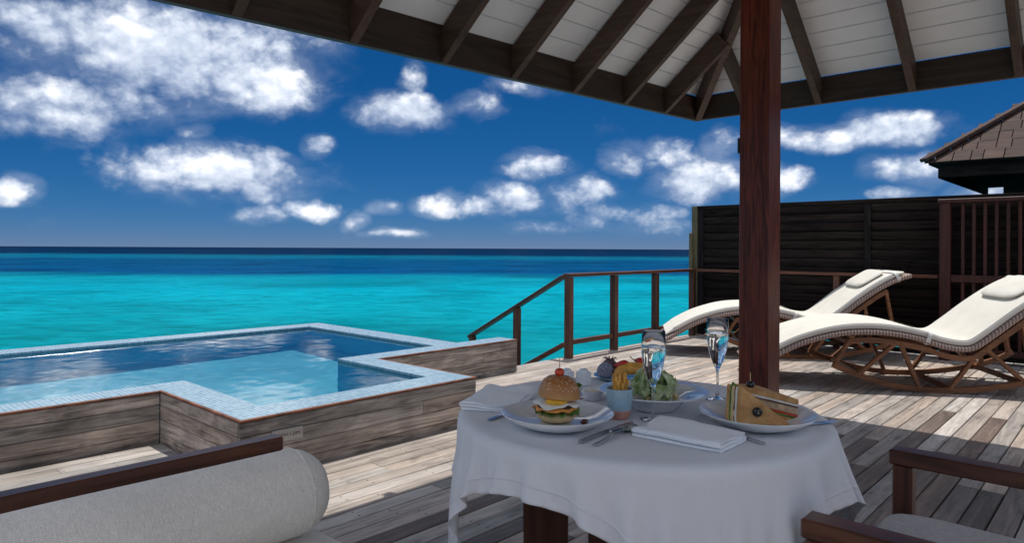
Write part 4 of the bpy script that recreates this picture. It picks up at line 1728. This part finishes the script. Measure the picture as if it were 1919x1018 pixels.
for nm, mt, o0, th, g, w_, sd_ in (('toast', 'toast', 0, .011, 0, .001, 1), ('filling', 'egg_white', .0115, .006, -.003, .004, 2),
                                   ('ham', 'bacon', .018, .002, -.001, .006, 3), ('toast', 'bun_crumb', .0205, .009, -.002, .001, 4),
                                   ('lettuce_leaf', 'lettuce_green', .030, .005, .003, .010, 5), ('toast', 'toast', .0355, .010, 0, .001, 6)):
    tri_layer(MB(), o0, th, g, w_, sd_).build(nm, mt, sw)
fn_ = Vector((-.81, -.59, 0))
oc_ = fd * .040 + Vector((0, 0, .030)) + fn_ * .003
qq = fn_.to_track_quat('Z', 'Y').to_matrix()
autosmooth(MB().blob(tuple(oc_), (.0115, .0115, .009), 0, .02, 1, 24, 14, qq).build('olive', 'olive_black', sw), 80)
MB().tube([tuple(oc_ + fn_ * .008), tuple(oc_ + fn_ * .0105)], .0018, 8).build('skewer_tip', 'cocktail_pick', sw)

sw2 = thing('club_sandwich_half', 'layered sandwich triangle lying behind, pinned with an olive on a pick', 'sandwich', (1.618, .672, T + .012), R(0), 'club sandwich halves')
tl = Matrix.Rotation(R(13), 3, Vector((.73, .68, 0)))


def flat_tri(z0, th, grow, wob, seed):
    c3 = [Vector((-.055, .052, 0)), Vector((.048, -.074, 0)), Vector((.070, .050, 0))]
    ctr = (c3[0] + c3[1] + c3[2]) / 3
    ring = []
    for i in range(3):
        p, q = c3[i], c3[(i + 1) % 3]
        p = ctr + (p - ctr) * (1 + grow)
        q = ctr + (q - ctr) * (1 + grow)
        for k in range(7):
            pt = p.lerp(q, k / 7)
            if k == 0:
                pt = pt.lerp(ctr, .06)
            d = (pt - ctr).normalized()
            ring.append(tl @ (pt + d * wob * mnoise.noise(Vector((i * 2.7 + k * .8, seed, 4)))) + Vector((0, 0, z0)))
    return MB().prism([tuple(p) for p in ring], (0, 0, th))


for nm, mt, z0, th, g, w_, s0 in (('toast', 'toast', .008, .011, 0, .003, 1), ('lettuce_leaf', 'lettuce_green', .0195, .004, .05, .014, 2),
                                  ('tomato_slice', 'tomato', .024, .006, -.02, .008, 3), ('chicken', 'chicken', .0305, .016, .0, .009, 4),
                                  ('ham', 'bacon', .047, .0025, .03, .012, 5), ('egg_filling', 'egg_white', .050, .005, -.01, .010, 6), ('toast', 'toast', .0555, .012, .01, .003, 7)):
    flat_tri(z0, th, g, w_, s0).build(nm, mt, sw2)
pt = tl @ Vector((-.020, .022, 0)) + Vector((0, 0, .068))
autosmooth(MB().blob((pt.x, pt.y, pt.z + .007), (.0105, .0105, .0085), 0, .02, 1, 24, 14).build('olive', 'olive_black', sw2), 80)
MB().tube([(pt.x, pt.y, pt.z - .01), (pt.x - .001, pt.y, pt.z + .036)], .0012, 6).build('skewer', 'cocktail_pick', sw2)

# ------------------------------------------------------------------ salad in the bowl
sal = thing('salad', 'pale green lettuce salad heaped in the wide white bowl', 'salad', (1.575, .945, T + .02))
rl = random.Random(21)
for i in range(19):
    a = rl.uniform(0, 6.28)
    rr = rl.uniform(.0, .058)
    px, py = rr * math.cos(a), rr * math.sin(a)
    tilt_ = Euler((rl.uniform(-.9, .9), rl.uniform(-.9, .9), rl.uniform(0, 6.28))).to_matrix()
    sz = rl.uniform(.026, .042)
    sd_ = rl.uniform(0, 50)

    def leaf(u, v):
        x = (u - .5) * 2
        y = (v - .5) * 2
        edge = max(abs(x), abs(y))
        k = mnoise.noise(Vector((x * 1.1 + sd_, y * 1.1, sd_)))
        z = .45 * (x * x) * .6 + .30 * edge ** 3 * math.sin(7 * math.atan2(y, x) + sd_) + .35 * k
        s = 1 - .22 * (x * x * y * y)
        p = tilt_ @ Vector((x * s * sz, y * s * sz * .8, z * sz))
        return (px + p.x, py + p.y, max(.002, .020 + (.030 * (1 - rr / .07)) + p.z))
    thick(MB().grid(leaf, 16, 14).build('lettuce_leaf', 'lettuce', sal, True), .0009)
for i in range(9):
    a = rl.uniform(0, 6.28)
    rr = rl.uniform(.02, .066)
    s = rl.uniform(.006, .0095)
    MB().box((rr * math.cos(a), rr * math.sin(a), .010 + rl.uniform(0, .012)), (2 * s, 1.7 * s, 1.5 * s),
             Euler((rl.uniform(0, 2), rl.uniform(0, 2), 0)).to_matrix(), .002).build('crouton', 'bun_crumb', sal)

# ------------------------------------------------------------------ fruit plate, shakers, little bowls
lathe_thing('fruit_plate', [(0, 0), (.05, 0), (.07, .003), (.088, .011), (.090, .0125), (.088, .0135), (.068, .007), (0, .005)], 'porcelain_blue', (1.853, 1.231, T),
            'pale blue side plate of fruit at the far edge of the table', 'plate')
fz = T + .006
fruit = [('lychee', 'lychee_grey', (-.062, .020, .026), (.028, .026, .026), 'greyish purple round fruit on the blue plate', 'fruit'),
         ('mangosteen', 'dried_fruit', (-.020, .032, .030), (.026, .026, .028), 'dark brown fruit with a frilled crown on the blue plate', 'fruit')]
for nm, mt, c, s, lb, ct in fruit:
    t = thing(nm, lb, ct, (1.853 + c[0], 1.231 + c[1], fz), 0, 'fruit on the blue plate')
    autosmooth(MB().blob((0, 0, c[2]), s, 3, .10, 3, 28, 18).build('flesh', mt, t), 80)
    if nm == 'mangosteen':
        for k in range(9):
            a = k * .698
            MB().tube([(.006 * math.cos(a), .006 * math.sin(a), c[2] + .024), (.019 * math.cos(a), .019 * math.sin(a), c[2] + .033),
                       (.024 * math.cos(a + .3), .024 * math.sin(a + .3), c[2] + .026)], [.002, .0016, .0008], 5).build('frill', 'dried_fruit', t, True)
    else:
        for k in range(26):
            d = Vector((rl.gauss(0, 1), rl.gauss(0, 1), rl.gauss(.3, 1))).normalized()
            p = Vector((d.x * s[0], d.y * s[1], c[2] + d.z * s[2]))
            MB().blob(tuple(p), (.0035, .0035, .0035), k, .2, 2, 8, 6).build('bump', 'lychee_grey', t, True)
pap = thing('papaya_slice', 'yellow orange papaya slice on the blue plate', 'fruit', (1.835, 1.172, fz), R(-46))


def papf(u, v):
    a = math.pi * (u - .5) * .9
    b = 2 * math.pi * v
    rr_ = .013 * math.cos(a) ** .6
    return (.064 * math.sin(a) / math.sin(math.pi * .45), rr_ * 2.0 * math.cos(b), .024 + .014 * math.cos(a * 1.3) + rr_ * 1.5 * math.sin(b))


autosmooth(MB().grid(papf, 20, 16).build('slice', 'papaya', pap), 80)
for i, (dx, dy, dz, rz, lb) in enumerate(((-.030, -.030, .050, 150, 'red strawberry half on the left over the papaya slice'),
                                         (.022, -.052, .054, -28, 'red strawberry half on the right with a dark stalk'))):
    t = thing('strawberry', lb, 'strawberry', (1.853 + dx, 1.231 + dy, fz + dz), R(rz - 20), 'strawberries on the blue plate')

    def sb(u, v):
        a = 2 * math.pi * u
        r = .0215 * (math.sin(math.pi * min(.999, v * .92 + .08)) ** .6) * (1 - .45 * v)
        return (-.012 + .046 * v, r * math.cos(a), r * .8 * math.sin(a) - .006 * v)
    autosmooth(MB().grid(sb, 22, 14, True).build('flesh', 'strawberry', t), 80)
    for k in range(5):
        a = k * 1.257
        MB().tube([(-.011, .002 * math.cos(a), .002 * math.sin(a)), (-.015, .010 * math.cos(a), .010 * math.sin(a))], [.0022, .0006], 5).build('sepal', 'lettuce_green', t)
    if i:
        MB().tube([(-.012, 0, 0), (-.024, .002, .010), (-.030, .003, .016)], [.0018, .0015, .0018], 6).build('stalk', 'olive_black', t)


def shaker(label, loc):
    t = thing('shaker', label, 'shaker', loc, 0, 'white salt and pepper shakers')
    MB().box((0, 0, .0205), (.036, .036, .041), ch=.003).build('body', 'porcelain', t)
    autosmooth(MB().lathe([(.0155, .0405), (.0150, .044), (.0120, .0485), (.006, .0512), (0, .052)], 28).build('dome', 'porcelain', t), 60)


shaker('white porcelain shaker directly behind the burger bun', (1.655, 1.300, T))
shaker('white porcelain shaker nearer the fruit plate', (1.690, 1.262, T))


def ramekin(label, loc, r, h, fillmat, fillname, lumps, sq=False):
    t = thing('ramekin', label, 'bowl', loc, R(45) if sq else 0, 'little white dip bowls')
    n = 4 if sq else 36
    autosmooth(MB().lathe([(0, 0), (r * .78, 0), (r * .82, .002), (r, h), (r - .0022, h + .0006), (r * .80, .006), (0, .005)], 36)
               .build('bowl', 'porcelain', t), 50)
    mb = MB()

    def fn(u, v):
        a = 2 * math.pi * u
        rr_ = r * .93 * v
        return (rr_ * math.cos(a), rr_ * math.sin(a), h * .80 + lumps * (1 - v) * (1 + mnoise.noise(Vector((math.cos(a) * v * 3, math.sin(a) * v * 3, r * 90)))))
    autosmooth(mb.grid(fn, 30, 8, True).build(fillname, fillmat, t), 80)
    return t


rg = ramekin('small white bowl of chopped green salad behind the burger', (1.540, 1.190, T), .031, .026, 'lettuce', 'salad', .008)
for i in range(8):
    a = rl.uniform(0, 6.28)
    rr = rl.uniform(0, .02)
    mb = MB()
    sd_ = rl.uniform(0, 30)
    m_ = Euler((rl.uniform(-1, 1), rl.uniform(-1, 1), a)).to_matrix()

    def lf2(u, v):
        p = m_ @ Vector(((u - .5) * .024, (v - .5) * .016, .006 * mnoise.noise(Vector((u * 2 + sd_, v * 2, 0)))))
        return (rr * math.cos(a) + p.x, rr * math.sin(a) + p.y, .030 + p.z)
    thick(mb.grid(lf2, 8, 6).build('leaf', 'lettuce_green' if i % 2 else 'lettuce', rg, True), .0007)
ramekin('small white bowl of creamy dip beside the fries cup', (1.545, 1.124, T), .032, .026, 'cream_dip', 'dip', .006)
ramekin('shallow white bowl of red ketchup right behind the burger plate', (1.472, 1.118, T), .026, .016, 'ketchup', 'sauce', .0)

# ------------------------------------------------------------------ sofa with bolster at the lower left
sofa = thing('sofa', 'dark wood sofa with grey linen bolster and seat cushion', 'sofa', (.2, 1.5, 0))


def so_(mb, name, mat, smooth=False):
    ob_ = mb.build(name, mat, sofa, smooth)
    ob_.location = (-.2, -1.5, 0)
    return ob_


so_(MB().box((.22, 1.751, .625), (1.456, .048, .05), ch=.004), 'back_rail', 'dark_wood_x')
for x in (.92, -.48):
    so_(MB().box((x, 1.751, .30), (.045, .044, .60), ch=.004), 'post', 'dark_wood_z')
    so_(MB().box((x, 1.12, .19), (.045, .044, .38), ch=.004), 'leg', 'dark_wood_z')
so_(MB().box((.22, 1.43, .295), (1.44, .62, .05), ch=.004), 'seat_frame', 'dark_wood_x')


def bol(u, v):
    a = 2 * math.pi * u
    x = -.50 + 1.48 * v
    e = min(v * 1.48, (1 - v) * 1.48)
    k = 1.0 if e > .085 else math.sqrt(max(0.0, 1 - ((.085 - e) / .085) ** 2)) * .70 + .30
    if v in (0, 1):
        k = 0.0
    wr = 1 + .03 * mnoise.noise(Vector((x * 2.5, math.cos(a) * 1.5, math.sin(a) * 1.5))) + (.012 * math.sin(a * 14) * max(0, 1 - e / .06))
    r = .110 * k * wr
    return (x, 1.603 + r * math.cos(a), .541 + r * math.sin(a) * .985)


bo = MB().grid(bol, 56, 90, True)
bo = so_(bo, 'bolster', 'sofa_fabric')
autosmooth(bo, 80)
# piping round the end of the bolster
ring = [(.905, 1.603 + .1100 * math.cos(a), .541 + .1084 * math.sin(a)) for a in np.linspace(0, 2 * math.pi, 49)]
pi_ = MB().tube(ring, .0022, 6, False).build('piping', 'sofa_fabric', bo, True)


def cushion(x0, x1_, y0, y1_, z0, z1_, edge=.035, seed=0):
    def fn(u, v):
        a, b = 2 * math.pi * u, math.pi * (v - .5)
        px_ = math.copysign(abs(math.cos(a)) ** .22, math.cos(a))
        py_ = math.copysign(abs(math.sin(a)) ** .22, math.sin(a))
        m_ = max(abs(px_), abs(py_))
        cb = abs(math.cos(b)) ** .28
        x = (x0 + x1_) / 2 + px_ * cb * (x1_ - x0) / 2
        y = (y0 + y1_) / 2 + py_ * cb * (y1_ - y0) / 2
        z = (z0 + z1_) / 2 + math.copysign(abs(math.sin(b)) ** .28, math.sin(b)) * (z1_ - z0) / 2
        z += .006 * mnoise.noise(Vector((x * 5, y * 5, seed)))
        return (x, y, z)
    return MB().grid(fn, 72, 24, True)


se = so_(cushion(-.52, .99, 1.10, 1.72, .322, .432), 'seat_cushion', 'sofa_fabric')
autosmooth(se, 80)

# ------------------------------------------------------------------ armchair at the lower right
ch_ = thing('armchair', 'dark wood open arm chair with grey seat at the right front corner', 'chair', (1.69, .1, 0))


def ca(mb, name, mat, smooth=False):
    ob_ = mb.build(name, mat, ch_, smooth)
    ob_.location = (-1.69, -.1, 0)
    return ob_


for x in (1.378, 2.005):
    ca(MB().box((x, .16, .631), (.060, .65, .038), ch=.004), 'armrest', 'dark_wood_y')
    ca(MB().box((x, .455, .306), (.046, .046, .612), ch=.004), 'front_leg', 'dark_wood_z')
    ca(MB().beam((x, -.12, 0), (x, -.19, .92), .046, .046, up=(1, 0, 0)), 'rear_leg', 'dark_wood_z')
    ca(MB().box((x, .15, .41), (.03, .55, .06), ch=.004), 'side_rail', 'dark_wood_y')
ca(MB().box((1.6915, .455, .41), (.58, .03, .06), ch=.004), 'front_rail', 'dark_wood_x')
ca(MB().box((1.6915, -.145, .41), (.58, .03, .06), ch=.004), 'rear_rail', 'dark_wood_x')
ca(MB().box((1.6915, -.185, .88), (.58, .03, .06), ch=.004), 'top_rail', 'dark_wood_x')
bk2 = ca(cushion(1.42, 1.965, -.165, -.085, .50, .86, seed=4), 'back_cushion', 'chair_fabric')
autosmooth(bk2, 80)
st_ = ca(cushion(1.408, 1.975, -.10, .478, .435, .505, seed=2), 'seat_cushion', 'chair_fabric')
autosmooth(st_, 80)
